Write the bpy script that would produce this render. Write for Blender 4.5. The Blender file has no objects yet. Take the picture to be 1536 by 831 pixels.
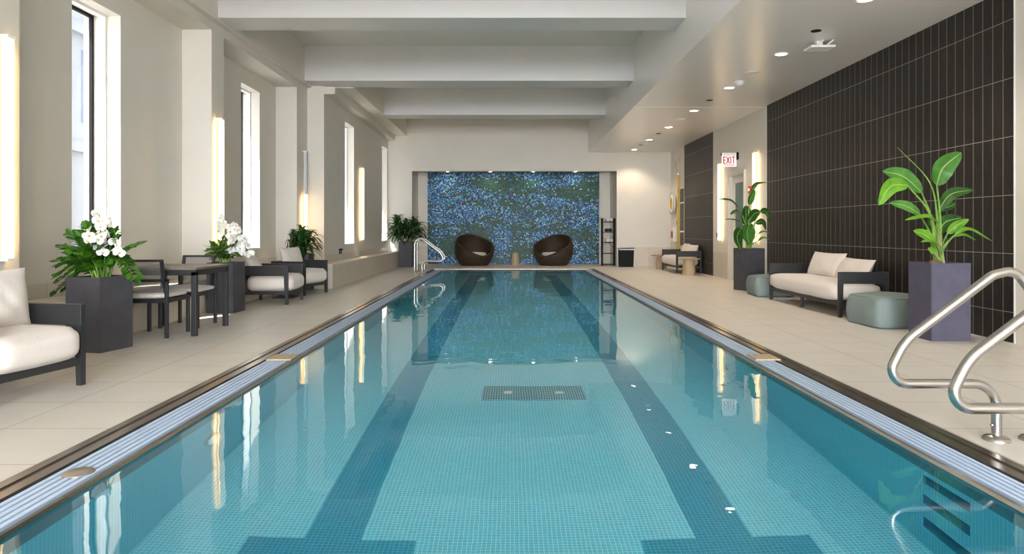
import bpy, bmesh, math, random
from mathutils import Vector, Matrix, Euler
S = bpy.context.scene
C = bpy.context.scene.collection
PI = math.pi
R = math.radians
random.seed(7)
H = 1.15            # eye height
F = 1024.0

# ------------------------------------------------------------------ helpers
def lin(h):
    h = h.lstrip('#')
    out = []
    for i in (0, 2, 4):
        c = int(h[i:i+2], 16)/255
        out.append(c/12.92 if c <= .04045 else ((c+.055)/1.055)**2.4)
    return tuple(out)

class NT:
    def __init__(s, name):
        s.m = bpy.data.materials.new(name); s.m.use_nodes = True
        s.t = s.m.node_tree; s.t.nodes.clear()
        s.out = s.t.nodes.new('ShaderNodeOutputMaterial')
    def n(s, typ, props=None, **inp):
        nd = s.t.nodes.new('ShaderNode'+typ)
        for k, v in (props or {}).items(): setattr(nd, k, v)
        for k, v in inp.items():
            key = int(k[1:]) if k[0] == '_' and k[1:].isdigit() else k.replace('_', ' ')
            s.set(nd.inputs[key], v)
        return nd
    def set(s, sock, v):
        if hasattr(v, 'bl_idname') and hasattr(v, 'outputs'): s.t.links.new(v.outputs[0], sock)
        elif isinstance(v, bpy.types.NodeSocket): s.t.links.new(v, sock)
        else:
            if isinstance(v, tuple) and len(v) == 3 and sock.type == 'RGBA': v = (*v, 1)
            sock.default_value = v
    def math(s, op, a, b=None, c=None):
        nd = s.t.nodes.new('ShaderNodeMath'); nd.operation = op
        s.set(nd.inputs[0], a)
        if b is not None: s.set(nd.inputs[1], b)
        if c is not None: s.set(nd.inputs[2], c)
        return nd.outputs[0]
    def mix(s, f, a, b, blend='MIX'):
        nd = s.t.nodes.new('ShaderNodeMix'); nd.data_type = 'RGBA'; nd.blend_type = blend
        s.set(nd.inputs['Factor'], f)
        s.set(nd.inputs[6], a); s.set(nd.inputs[7], b)
        return nd.outputs[2]
    def coords(s):
        tc = s.n('TexCoord'); sp = s.n('SeparateXYZ'); s.t.links.new(tc.outputs['Object'], sp.inputs[0])
        return tc.outputs['Object'], sp.outputs[0], sp.outputs[1], sp.outputs[2]
    def noise(s, vec, scale, detail=3, rough=.5, stretch=None):
        if stretch:
            mp = s.n('Mapping'); s.t.links.new(vec, mp.inputs[0]); mp.inputs['Scale'].default_value = stretch; vec = mp.outputs[0]
        nd = s.n('TexNoise', Scale=scale, Detail=detail, Roughness=rough); s.t.links.new(vec, nd.inputs['Vector'])
        return nd.outputs['Fac']
    def ramp(s, f, stops):
        nd = s.t.nodes.new('ShaderNodeValToRGB'); s.set(nd.inputs[0], f)
        els = nd.color_ramp.elements
        while len(els) < len(stops): els.new(.5)
        for e, (p, c) in zip(els, stops): e.position = p; e.color = (*c, 1)
        return nd.outputs[0]
    def grid(s, u, v, su, sv, m, u0=0, v0=0):
        a = s.math('DIVIDE', s.math('SUBTRACT', u, u0), su); b = s.math('DIVIDE', s.math('SUBTRACT', v, v0), sv)
        fa = s.math('FRACT', a); fb = s.math('FRACT', b)
        ga = s.math('LESS_THAN', s.math('ABSOLUTE', s.math('SUBTRACT', fa, .5)), .5-m/su/2)
        gb = s.math('LESS_THAN', s.math('ABSOLUTE', s.math('SUBTRACT', fb, .5)), .5-m/sv/2)
        tile = s.math('MULTIPLY', ga, gb)           # 1 in tile, 0 in grout
        cv = s.n('CombineXYZ'); s.set(cv.inputs[0], s.math('FLOOR', a)); s.set(cv.inputs[1], s.math('FLOOR', b))
        wn = s.n('TexWhiteNoise', {'noise_dimensions': '3D'}); s.t.links.new(cv.outputs[0], wn.inputs['Vector'])
        return tile, wn.outputs['Value'], cv.outputs[0], wn.outputs['Color']
    def bsdf(s, color, rough=.5, metallic=0, bump=None, bstr=.2, bdist=.01, **kw):
        p = s.n('BsdfPrincipled')
        s.set(p.inputs['Base Color'], color); s.set(p.inputs['Roughness'], rough); s.set(p.inputs['Metallic'], metallic)
        for k, v in kw.items(): s.set(p.inputs[k.replace('_', ' ')], v)
        if bump is not None:
            b = s.n('Bump', Strength=bstr, Distance=bdist); s.set(b.inputs['Height'], bump)
            s.t.links.new(b.outputs[0], p.inputs['Normal'])
        s.p = p
        s.t.links.new(p.outputs[0], s.out.inputs[0])
        return s.m

def plain(name, col, rough=.5, metallic=0, var=.08, scale=6, bstr=.05, stretch=None, **kw):
    t = NT(name); vec, x, y, z = t.coords()
    n = t.noise(vec, scale, 4, .6, stretch)
    c = lin(col)
    lo = tuple(max(0, k*(1-var)) for k in c); hi = tuple(min(1, k*(1+var)) for k in c)
    return t.bsdf(t.ramp(n, [(.3, lo), (.7, hi)]), rough, metallic, n, bstr, .005, **kw)

def emit(name, col, strength):
    t = NT(name); e = t.n('Emission', Strength=strength); e.inputs[0].default_value = (*lin(col), 1)
    t.t.links.new(e.outputs[0], t.out.inputs[0]); return t.m

def bx(bm, x0, x1, y0, y1, z0, z1):
    v = [bm.verts.new((x, y, z)) for z in (z0, z1) for (x, y) in ((x0, y0), (x1, y0), (x1, y1), (x0, y1))]
    fs = [(3, 2, 1, 0), (4, 5, 6, 7), (0, 1, 5, 4), (1, 2, 6, 5), (2, 3, 7, 6), (3, 0, 4, 7)]
    return [bm.faces.new([v[i] for i in f]) for f in fs]

def bbx(bm, x0, x1, y0, y1, z0, z1, b=.005, seg=2):
    t = bmesh.new(); bx(t, x0, x1, y0, y1, z0, z1)
    bmesh.ops.bevel(t, geom=t.edges[:], offset=b, segments=seg, affect='EDGES', profile=.5)
    merge(bm, t)

def merge(bm, t, mat=None):
    me = bpy.data.meshes.new('tmp'); t.to_mesh(me); t.free()
    if mat is not None: me.transform(mat)
    bm.from_mesh(me); bpy.data.meshes.remove(me)

def quad(bm, *pts):
    return bm.faces.new([bm.verts.new(p) for p in pts])

def prism(bm, poly, axis, a, b):
    """poly in the two other axes (order x,y,z without axis), extruded along axis from a to b"""
    def P(p, t):
        return {'x': (t, p[0], p[1]), 'y': (p[0], t, p[1]), 'z': (p[0], p[1], t)}[axis]
    A = [bm.verts.new(P(p, a)) for p in poly]; B = [bm.verts.new(P(p, b)) for p in poly]
    n = len(poly)
    bm.faces.new(A[::-1]); bm.faces.new(B)
    for i in range(n): bm.faces.new((A[i], A[(i+1) % n], B[(i+1) % n], B[i]))

def tube(bm, pts, r, n=10, cap=True):
    pts = [Vector(p) for p in pts]; rs = r if isinstance(r, (list, tuple)) else [r]*len(pts)
    T = []
    for i in range(len(pts)):
        T.append((pts[min(i+1, len(pts)-1)]-pts[max(i-1, 0)]).normalized())
    u = T[0].orthogonal().normalized(); rings = []
    for i, p in enumerate(pts):
        u = (u - T[i]*u.dot(T[i])).normalized(); w = T[i].cross(u)
        rings.append([bm.verts.new(p + (u*math.cos(2*PI*k/n)+w*math.sin(2*PI*k/n))*rs[i]) for k in range(n)])
    for i in range(len(rings)-1):
        for k in range(n):
            bm.faces.new((rings[i][k], rings[i][(k+1) % n], rings[i+1][(k+1) % n], rings[i+1][k]))
    if cap:
        bm.faces.new(rings[0][::-1]); bm.faces.new(rings[-1])

def lathe(bm, prof, n=24, c=(0, 0, 0)):
    rings = []
    for r, z in prof:
        if r <= 1e-6: rings.append([bm.verts.new((c[0], c[1], c[2]+z))])
        else: rings.append([bm.verts.new((c[0]+r*math.cos(2*PI*k/n), c[1]+r*math.sin(2*PI*k/n), c[2]+z)) for k in range(n)])
    for a, b in zip(rings, rings[1:]):
        for k in range(n):
            k2 = (k+1) % n
            if len(a) == 1 and len(b) == 1: continue
            if len(a) == 1: bm.faces.new((a[0], b[k2], b[k]))
            elif len(b) == 1: bm.faces.new((a[k], a[k2], b[0]))
            else: bm.faces.new((a[k], a[k2], b[k2], b[k]))

def smooth_path(pts, n=6):
    """Catmull-Rom through the points"""
    P = [Vector(p) for p in pts]; P = [2*P[0]-P[1]] + P + [2*P[-1]-P[-2]]
    out = []
    for i in range(1, len(P)-2):
        for k in range(n):
            t = k/n; a, b, c, d = P[i-1:i+3]
            out.append(.5*((2*b)+(c-a)*t+(2*a-5*b+4*c-d)*t*t+(3*b-a-3*c+d)*t**3))
    out.append(P[-2]); return out

def round_path(pts, rad, seg=6):
    """polyline with filleted corners"""
    P = [Vector(p) for p in pts]; out = [P[0]]
    for i in range(1, len(P)-1):
        a, b, c = P[i-1:i+2]; u = (a-b); v = (c-b)
        r = rad[i-1] if isinstance(rad, (list, tuple)) else rad
        un, vn = u.normalized(), v.normalized()
        half = un.angle(vn)/2
        d = min(r/math.tan(half), u.length*.49, v.length*.49); rr = d*math.tan(half)
        cen = b + (un+vn).normalized()*(rr/math.sin(half))
        p0, p1 = b+un*d, b+vn*d
        e0 = (p0-cen).normalized(); ang = e0.angle((p1-cen).normalized())
        e1 = ((p1-cen) - e0*(p1-cen).dot(e0)).normalized()
        for k in range(seg+1):
            t = ang*k/seg; out.append(cen + rr*(e0*math.cos(t)+e1*math.sin(t)))
    out.append(P[-1]); return out

def obj(name, bm, mat, parent=None, smooth=False, loc=None):
    me = bpy.data.meshes.new(name); bmesh.ops.recalc_face_normals(bm, faces=bm.faces[:])
    bm.to_mesh(me); bm.free()
    if smooth:
        for p in me.polygons: p.use_smooth = True
    for m in (mat if isinstance(mat, list) else [mat]): me.materials.append(m)
    o = bpy.data.objects.new(name, me); C.objects.link(o)
    if smooth:
        try:
            me.set_sharp_from_angle(angle=R(50))
        except Exception: pass
    if loc: o.location = loc
    if parent: o.parent = parent
    return o

def tag(o, label, cat, group=None, kind=None):
    o['label'] = label; o['category'] = cat
    if group: o['group'] = group
    if kind: o['kind'] = kind
    return o

def struct(name, bm, mat, parent=None, smooth=False):
    o = obj(name, bm, mat, parent, smooth)
    if not parent: o['kind'] = 'structure'
    return o

def thing(name, label, cat, loc=(0, 0, 0), rotz=0, group=None):
    o = bpy.data.objects.new(name, None); C.objects.link(o); o.empty_display_size = .1
    o.location = loc; o.rotation_euler = (0, 0, rotz)
    return tag(o, label, cat, group)

def dup(root, loc, rotz=0, label=None, scale=None):
    r = root.copy(); C.objects.link(r); r.location = loc; r.rotation_euler = (0, 0, rotz)
    if label: r['label'] = label
    if scale: r.scale = scale
    for ch in list(root.children):
        c = ch.copy(); C.objects.link(c); c.parent = r
        for g in ch.children:
            d = g.copy(); C.objects.link(d); d.parent = c
    return r

def B(): return bmesh.new()

# ------------------------------------------------------------------ materials
def paint(name, col, rough=.55, var=.02):
    return plain(name, col, rough, 0, var, 2.5, .02)
M = {}
M['paint'] = paint('warm_white_paint', '#dad3c8')
M['beam'] = paint('beam_white_paint', '#d2cfcd', .45)
M['ceil'] = paint('ceiling_paint', '#d4d0c8', .5)
def soffit():
    t = NT('satin_soffit'); vec, x, y, z = t.coords()
    n = t.noise(vec, 30, 2, .5, (.05, 1, 1))
    return t.bsdf(t.ramp(n, [(.2, lin('#efe9e5')), (.8, lin('#f4efeb'))]), .27, 0, n, .06, .003, Specular_IOR_Level=.9)
M['soffit'] = soffit()
M['white'] = plain('white_plastic', '#ecebe8', .4, 0, .02)
M['white_gloss'] = plain('white_window_paint', '#f0f0ee', .35, 0, .02)
M['black'] = plain('black_rubber', '#0f0f11', .6, Specular_IOR_Level=.2)
M['frame'] = plain('charcoal_powder_coat', '#323234', .38, .2, .06, 40, .05)
M['frame2'] = plain('dark_charcoal_metal', '#2c2d30', .4, .2, .06, 40, .05)
M['linen'] = plain('cream_linen', '#d9cfc6', .9, 0, .05, 90, .35, Sheen_Weight=.2)
M['pouf'] = plain('sage_grey_canvas', '#7b8886', .85, 0, .07, 60, .3)
def concrete(name, col):
    t = NT(name); vec, x, y, z = t.coords()
    n = t.noise(vec, 5, 6, .65); n2 = t.noise(vec, 160, 2, .5)
    c = lin(col)
    base = t.ramp(n, [(.25, tuple(k*.8 for k in c)), (.75, tuple(k*1.22 for k in c))])
    sp = t.math('GREATER_THAN', n2, .74)
    return t.bsdf(t.mix(t.math('MULTIPLY', sp, .35), base, lin('#8a8893')), .6, 0, n2, .2, .002, Specular_IOR_Level=.3)
M['planter'] = concrete('dark_fibre_concrete', '#48474c')
M['planter_violet'] = concrete('violet_grey_concrete', '#514e5e')
M['soil'] = plain('bark_mulch', '#6d5643', .95, 0, .5, 60, .8)
M['steel'] = plain('brushed_stainless', '#b9b7b4', .26, 1, .03, 60, .03)
M['steel_dark'] = plain('wet_bronze_steel', '#8a8077', .25, .85, .2, 9, .05, stretch=(8, .6, 8))
M['bluegrate'] = plain('pale_blue_grating', '#b9cbe3', .45, 0, .02, 1, 0)
M['gap'] = plain('gutter_dark_blue', '#1d3247', .7)  # even dark blue of the channel under the grating bars
M['dimdisc'] = plain('aged_brass', '#9c9186', .4, .6, .1)
M['beige_cer'] = plain('beige_ceramic', '#b49f80', .5, 0, .05)
M['beige_top'] = plain('oak_tabletop', '#a78e6c', .5, 0, .12, 12, .05, stretch=(1, 9, 1))
M['yellow'] = plain('yellow_fibreglass', '#d9b32c', .4)
M['red'] = plain('red_plastic', '#c4232a', .4)
M['navy'] = plain('navy_towel', '#23254a', .95, 0, .1, 90, .4)
M['towel'] = plain('white_towel', '#e4e2e4', .95, 0, .05, 90, .4)
M['lens'] = emit('downlight_lens', '#fff1dc', 9)
M['tube'] = emit('warm_tube_diffuser', '#fff0d2', .62)
M['amber'] = emit('amber_backlight', '#ffbb62', 1.3)
M['tube_cool'] = plain('unlit_diffuser', '#c9cdce', .3, 0, .02)

def deck():
    t = NT('porcelain_deck_tile'); vec, x, y, z = t.coords()
    tile, rnd, cell, _ = t.grid(x, y, .605, .608, .006, -2.93, 3.96)
    n = t.noise(vec, 3, 5, .6)
    base = t.ramp(n, [(.3, lin('#cdc6bd')), (.7, lin('#d7d1c8'))])
    base = t.mix(t.math('MULTIPLY', rnd, .06), base, lin('#b9b0a4'))
    return t.bsdf(t.mix(tile, lin('#8d8478'), base), t.math('ADD', .36, t.math('MULTIPLY', n, .15)), 0, tile, .25, .002)
M['deck'] = deck()
def wains(name, axis, su=.605, col='#cfc5b6'):
    t = NT(name); vec, x, y, z = t.coords()
    u = x if axis == 'x' else y
    tile, rnd, cell, _ = t.grid(u, z, su, 9.0, .005, .2, -4)
    n = t.noise(vec, 4, 5, .6)
    c = lin(col)
    base = t.ramp(n, [(.3, tuple(k*.95 for k in c)), (.7, tuple(k*1.04 for k in c))])
    return t.bsdf(t.mix(tile, lin('#8f8677'), base), .4, 0, tile, .2, .002)
M['wain_y'] = wains('wainscot_tile_side', 'y')
M['wain_x'] = wains('wainscot_tile_end', 'x')
M['ledge'] = wains('ledge_tile', 'y', .3, '#d2c8b8')
M['ledgetop'] = plain('ledge_stone', '#d9d0c2', .4, 0, .05)
def darktile():
    t = NT('black_wood_grain_tile'); vec, x, y, z = t.coords()
    tile, rnd, cell, _ = t.grid(y, z, .1525, .6, .006, 6.95, .31-.6)
    off = t.n('VectorMath', {'operation': 'MULTIPLY_ADD'}); t.t.links.new(cell, off.inputs[0]); off.inputs[1].default_value = (3.1, 7.7, 5.3); t.t.links.new(vec, off.inputs[2])
    n = t.noise(off.outputs[0], 14, 5, .65, (1, 5, .35))
    base = t.ramp(n, [(.25, lin('#1d1a18')), (.55, lin('#2f2a27')), (.8, lin('#453e39'))])
    base = t.mix(t.math('MULTIPLY', rnd, .45), base, lin('#25211f'))
    return t.bsdf(t.mix(tile, lin('#a59d93'), base), .45, 0, tile, .3, .003, Specular_IOR_Level=.25)
M['darktile'] = darktile()

def pooltile(name, u, v, col, grout, var=.05, solid=None):
    t = NT(name); vec, x, y, z = t.coords(); ax = {'x': x, 'y': y, 'z': z}
    tile, rnd, cell, _ = t.grid(ax[u], ax[v], .0254, .0254, .0028)
    c = lin(col)
    base = t.mix(rnd, tuple(k*(1-var) for k in c), tuple(min(1, k*(1+var)) for k in c))
    colr = t.mix(tile, lin(grout), base)
    if solid:   # dark solid band at the waterline
        colr = t.mix(t.math('GREATER_THAN', z, solid[0]), colr, lin(solid[1]))
    return t.bsdf(colr, .3)
PT, PG = '#62d8ec', '#def8fb'
M['pool_floor'] = pooltile('pool_floor_mosaic', 'x', 'y', PT, PG)
M['pool_wx'] = pooltile('pool_wall_mosaic', 'y', 'z', '#2cc0da', '#93e0ec', solid=(-.205, '#08707f'))
M['pool_wy'] = pooltile('pool_end_mosaic', 'x', 'z', '#2cc0da', '#93e0ec', solid=(-.205, '#08707f'))
M['lane'] = pooltile('lane_mosaic', 'x', 'y', '#009abb', '#72cbdc', .08)
M['slot'] = plain('recess_dark_teal', '#2390ac', .5)
def drain():
    t = NT('drain_grating'); vec, x, y, z = t.coords()
    tile, rnd, cell, _ = t.grid(x, y, .022, .07, .010)
    return t.bsdf(t.mix(tile, lin('#7fcbd8'), lin('#12505e')), .4)
M['drain'] = drain()
def water():
    t = NT('pool_water'); vec, x, y, z = t.coords()
    n1 = t.noise(vec, 1.3, 2, .5); n2 = t.noise(vec, 5, 2, .5)
    h = t.math('ADD', n1, t.math('MULTIPLY', n2, .18))
    b = t.n('Bump', Strength=.35, Distance=.012); t.set(b.inputs['Height'], h)
    g = t.n('BsdfGlass', Roughness=0.0, IOR=1.333); g.inputs[0].default_value = (.93, .99, 1, 1)
    t.t.links.new(b.outputs[0], g.inputs['Normal']); t.t.links.new(g.outputs[0], t.out.inputs[0])
    return t.m
M['water'] = water()
def glass():
    t = NT('window_glass')
    geo = t.n('NewGeometry'); bf = geo.outputs['Backfacing']
    fr = t.n('Fresnel'); t.set(fr.inputs[0], t.math('MULTIPLY_ADD', bf, 1/1.45-1.45, 1.45)); tr = t.n('BsdfTransparent'); tr.inputs[0].default_value = (.95, .98, 1, 1)
    gl = t.n('BsdfGlossy', Roughness=.02); mx = t.n('MixShader')
    t.t.links.new(fr.outputs[0], mx.inputs[0]); t.t.links.new(tr.outputs[0], mx.inputs[1]); t.t.links.new(gl.outputs[0], mx.inputs[2])
    t.t.links.new(mx.outputs[0], t.out.inputs[0]); return t.m
M['glass'] = glass()
def mesh_sling():
    t = NT('sling_mesh'); vec, x, y, z = t.coords()
    tr = t.n('BsdfTransparent'); d = t.n('BsdfDiffuse'); d.inputs[0].default_value = (*lin('#6f6b69'), 1)
    mx = t.n('MixShader'); mx.inputs[0].default_value = .6
    t.t.links.new(tr.outputs[0], mx.inputs[1]); t.t.links.new(d.outputs[0], mx.inputs[2]); t.t.links.new(mx.outputs[0], t.out.inputs[0])
    return t.m
M['sling'] = mesh_sling()
def mural():
    t = NT('glass_mosaic_mural'); vec, x, y, z = t.coords()
    tile, rnd, cell, rcol = t.grid(x, z, .040, .040, .004)
    # drifting horizontal bands of blue through green
    w = t.noise(vec, .8, 5, .62, (.8, 1, 2.6)); w2 = t.noise(vec, 2.2, 3, .6, (.7, 1, 4.0))
    f = t.math('ADD', t.math('MULTIPLY', w, .7), t.math('MULTIPLY', w2, .3))
    prob = t.math('MULTIPLY', t.math('SUBTRACT', f, .432), 8.5)
    isblue = t.math('LESS_THAN', rnd, prob)
    sp = t.n('SeparateColor'); t.t.links.new(rcol, sp.inputs[0])
    r2, r3 = sp.outputs[1], sp.outputs[2]
    green = t.ramp(r2, [(0, lin('#1c3d2a')), (.45, lin('#27513a')), (.8, lin('#33604a')), (1, lin('#2f6a66'))])
    blue = t.ramp(r2, [(0, lin('#1c437c')), (.3, lin('#2a68b0')), (.52, lin('#3a98cc')), (.7, lin('#5454a8')), (.84, lin('#5cbcd8')), (1, lin('#93a8dc'))])
    c = t.mix(isblue, green, blue)
    spark = t.math('GREATER_THAN', r3, t.math('SUBTRACT', .985, t.math('MULTIPLY', isblue, .09)))
    c = t.mix(spark, c, t.mix(r2, lin('#8fd6dc'), lin('#b9cfe0')))
    dark = t.math('LESS_THAN', r3, t.math('MULTIPLY_ADD', isblue, .16, .04))
    c = t.mix(dark, c, lin('#0c1626'))
    c = t.mix(tile, lin('#22323a'), c)
    return t.bsdf(c, .45, Specular_IOR_Level=.3)
M['mural'] = mural()
def wicker():
    t = NT('woven_brown_wicker')
    uv = t.n('UVMap'); sp = t.n('SeparateXYZ'); t.t.links.new(uv.outputs[0], sp.inputs[0])
    u, v = sp.outputs[0], sp.outputs[1]
    su = t.math('SINE', t.math('MULTIPLY', u, 2*PI*25)); sv = t.math('SINE', t.math('MULTIPLY', v, 2*PI*13))
    h = t.math('MULTIPLY', su, sv)
    c = t.ramp(t.math('MULTIPLY_ADD', h, .5, .5), [(.1, lin('#0c0806')), (.5, lin('#2a1d14')), (1, lin('#6f553b'))])
    m = t.bsdf(c, .6, 0, h, .6, .01)
    hole = t.math('GREATER_THAN', t.math('MULTIPLY', t.math('ABSOLUTE', su), t.math('ABSOLUTE', sv)), .93)
    tr = t.n('BsdfTransparent'); mx = t.n('MixShader'); t.set(mx.inputs[0], hole)
    t.t.links.new(t.p.outputs[0], mx.inputs[1]); t.t.links.new(tr.outputs[0], mx.inputs[2]); t.t.links.new(mx.outputs[0], t.out.inputs[0])
    return m
M['wicker'] = wicker()
def leafmat(name, dark, light, tl=.25, rough=.4, veins=0, rib=0):
    t = NT(name); vec, x, y, z = t.coords()
    n = t.noise(vec, 7, 3, .6); c = t.ramp(n, [(.3, lin(dark)), (.72, lin(light))])
    uv = t.n('UVMap'); us = t.n('SeparateXYZ'); t.t.links.new(uv.outputs[0], us.inputs[0])
    ac = t.math('ABSOLUTE', t.math('SUBTRACT', us.outputs[1], .5))
    if veins:
        vn = t.math('SINE', t.math('SUBTRACT', t.math('MULTIPLY', us.outputs[0], 150), t.math('MULTIPLY', ac, 60)))
        c = t.mix(t.math('MULTIPLY', t.math('GREATER_THAN', vn, .55), .3), c, tuple(k*.45 for k in lin(dark)))
    if rib: c = t.mix(t.math('MULTIPLY', t.math('LESS_THAN', ac, .035), .6), c, lin('#b9d27a'))
    p = t.n('BsdfPrincipled', Roughness=rough); t.set(p.inputs['Base Color'], c)
    tr = t.n('BsdfTranslucent'); t.set(tr.inputs[0], c); mx = t.n('MixShader'); mx.inputs[0].default_value = tl
    t.t.links.new(p.outputs[0], mx.inputs[1]); t.t.links.new(tr.outputs[0], mx.inputs[2]); t.t.links.new(mx.outputs[0], t.out.inputs[0])
    return t.m
M['zz'] = leafmat('zz_leaf', '#1c4a0e', '#559220', .18)
M['orchidleaf'] = leafmat('orchid_base_leaf', '#2a4d14', '#5c8a2c')
M['drac'] = leafmat('strap_leaf', '#122c10', '#3b642a', .15, .35)
M['bop_bright'] = leafmat('banana_leaf_bright', '#55901f', '#80b934', .3, veins=1, rib=1)
M['bop_mid'] = leafmat('banana_leaf_mid', '#356b20', '#5a9640', .25, veins=1, rib=1)
M['bop_dark'] = leafmat('banana_leaf_dark', '#1f4517', '#3d6c2a', .2, veins=1, rib=1)
M['stem'] = leafmat('green_stem', '#57852c', '#8fb35a', .1)
M['stem_tan'] = leafmat('dry_sheath', '#8a7a46', '#b7a76b', .1)
M['petal'] = leafmat('white_orchid_petal', '#f1efee', '#ffffff', .3, .5)
M['lip'] = leafmat('yellow_orchid_lip', '#d8b24a', '#efe3b5', .2)
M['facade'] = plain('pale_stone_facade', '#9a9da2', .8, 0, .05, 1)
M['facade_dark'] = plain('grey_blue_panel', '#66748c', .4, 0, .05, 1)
M['asphalt'] = plain('pale_pavement', '#a9a9a9', .9)
M['tablewood'] = plain('weathered_slat_top', '#76685c', .35, 0, .2, 14, .1, stretch=(8, 1, 1))
M['exitwhite'] = plain('sign_white', '#f4f0ee', .35, 0, .01, Emission_Color=(*lin('#f4f0ee'), 1), Emission_Strength=.25)
def rules():
    t = NT('printed_rules_board'); vec, x, y, z = t.coords()
    tile, rnd, cell, _ = t.grid(y, z, .03, .028, .010)
    m = t.math('MULTIPLY', tile, t.math('GREATER_THAN', rnd, .45))
    return t.bsdf(t.mix(t.math('MULTIPLY', m, .5), lin('#1f1d1c'), lin('#a39d94')), .5)
M['rules'] = rules()
M['doorpaint'] = plain('door_paint', '#dcd8cf', .4, 0, .02)
def obscure():
    t = NT('patterned_door_glass'); vec, x, y, z = t.coords()
    n = t.noise(vec, 60, 2, .6)
    return t.bsdf(t.ramp(n, [(.35, lin('#2c3d38')), (.62, lin('#66807a'))]), .15, 0, n, .5, .01)
M['obscure'] = obscure()

# ------------------------------------------------------------------ the room
XR, YB, ZS, ZC = 5.13, 21.75, 3.64, 4.87
PXL, PXR, PYN, PYF = -1.93, 2.13, 1.4, 19.95        # pool inner walls
DXL, DXR, DYF, DYN = -2.33, 2.51, 20.42, .95        # deck edge
WZ, PZ = -.03, -1.18
YR = -3.0

bm = B()
bx(bm, -5.2, DXL, YR, 23.3, -.12, 0); bx(bm, DXR, XR+.1, YR, 23.3, -.12, 0)
bx(bm, DXL, DXR, DYF, 23.3, -.12, 0); bx(bm, DXL, DXR, YR, DYN, -.12, 0)
struct('floor', bm, M['deck'])

# pool basin
bm = B()
quad(bm, (PXL, PYN, PZ), (PXR, PYN, PZ), (PXR, PYF, PZ), (PXL, PYF, PZ))
struct('pool_floor', bm, M['pool_floor'])
bm = B()
quad(bm, (PXL, PYN, PZ), (PXL, PYF, PZ), (PXL, PYF, -.028), (PXL, PYN, -.028))
# right wall with three recessed toe holds
YS0, YS1 = 3.16, 3.52
slots = [(-.40, -.28), (-.68, -.56), (-.97, -.85)]
zs = [PZ] + sorted([z for s in slots for z in s]) + [-.028]
for (ya, yb) in ((PYN, YS0), (YS1, PYF)):
    quad(bm, (PXR, ya, PZ), (PXR, yb, PZ), (PXR, yb, -.028), (PXR, ya, -.028))
for za, zb in zip(zs, zs[1:]):
    if (za, zb) in slots: continue
    quad(bm, (PXR, YS0, za), (PXR, YS1, za), (PXR, YS1, zb), (PXR, YS0, zb))
pool_walls = struct('wall_pool', bm, M['pool_wx'])
bm = B()
quad(bm, (PXL, PYF, PZ), (PXR, PYF, PZ), (PXR, PYF, -.015), (PXL, PYF, -.015))
quad(bm, (PXL, PYN, PZ), (PXR, PYN, PZ), (PXR, PYN, -.015), (PXL, PYN, -.015))
struct('wall_pool_end', bm, M['pool_wy'])
for i, (za, zb) in enumerate(slots):
    bm = B(); d = PXR+.13
    quad(bm, (PXR, YS0, za), (PXR, YS1, za), (d, YS1, za), (d, YS0, za)); quad(bm, (PXR, YS0, zb), (PXR, YS1, zb), (d, YS1, zb), (d, YS0, zb))
    quad(bm, (d, YS0, za), (d, YS1, za), (d, YS1, zb), (d, YS0, zb))
    for yy in (YS0, YS1): quad(bm, (PXR, yy, za), (d, yy, za), (d, yy, zb), (PXR, yy, zb))
    o = struct('step_recess', bm, M['slot'])
# lane markings
for cx in (-.95, 1.15):
    bm = B()
    bx(bm, cx-.15, cx+.15, 3.36, PYF-.6, PZ, PZ+.004)
    bx(bm, cx-.45, cx-.15, 3.36, 3.66, PZ, PZ+.004); bx(bm, cx+.15, cx+.45, 3.36, 3.66, PZ, PZ+.004)
    struct('lane_marking', bm, M['lane'])
bm = B(); n1, n2 = 1, 1
quad(bm, (PXL, PYN, WZ), (PXR, PYN, WZ), (PXR, PYF, WZ), (PXL, PYF, WZ))
tag(obj('pool_water', bm, M['water']), 'clear blue-green water filling the long swimming pool', 'water', kind='stuff')

# coping, gutter channel, grating bars and steel lip, both long sides
def gutter(xo, xi, name):
    s = 1 if xi > xo else -1
    w = abs(xi-xo)
    bm = B()      # stepped bronze strip
    bx(bm, *sorted((xo, xo+s*.055)), DYN, DYF, -.10, -.002)
    bx(bm, *sorted((xo+s*.055, xo+s*.100)), DYN, DYF, -.10, -.010)
    bx(bm, *sorted((xo+s*.100, xo+s*.140)), DYN, DYF, -.10, -.006)
    r = struct('pool_coping', bm, M['steel_dark'])
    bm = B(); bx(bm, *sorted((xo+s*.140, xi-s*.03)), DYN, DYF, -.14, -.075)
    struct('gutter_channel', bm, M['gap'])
    bm = B(); a = xo+s*.165; b = xi-s*.038; k = 5; pw = abs(b-a)/k
    for i in range(k):
        x0 = a+s*pw*i; x1 = x0+s*(pw-.015)
        bbx(bm, *sorted((x0, x1)), DYN+.02, DYF-.5, -.045, -.008, .002, 1)
    struct('gutter_grating', bm, M['bluegrate'])
    bm = B(); prism(bm, [(xi-s*.032, -.03), (xi-s*.030, -.012), (xi-s*.018, -.006), (xi-s*.008, -.012), (xi-s*.002, -.026), (xi-s*.002, -.11), (xi-s*.032, -.11)], 'y', DYN+.3, DYF-.45)
    struct('pool_lip', bm, M['steel'])
gutter(DXL, PXL, 'left'); gutter(DXR, PXR, 'right')
bm = B()
bx(bm, DXL, DXR, DYF-.10, DYF, -.11, -.002); struct('pool_coping', bm, M['steel_dark'])
bm = B(); bx(bm, PXL-.1, PXR+.1, PYF, DYF-.10, -.11, -.012); struct('pool_lip', bm, M['white'])
bm = B(); bx(bm, PXL-.4, PXR+.4, DYN, PYN, -.11, -.008); struct('pool_lip', bm, M['white'])

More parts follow.
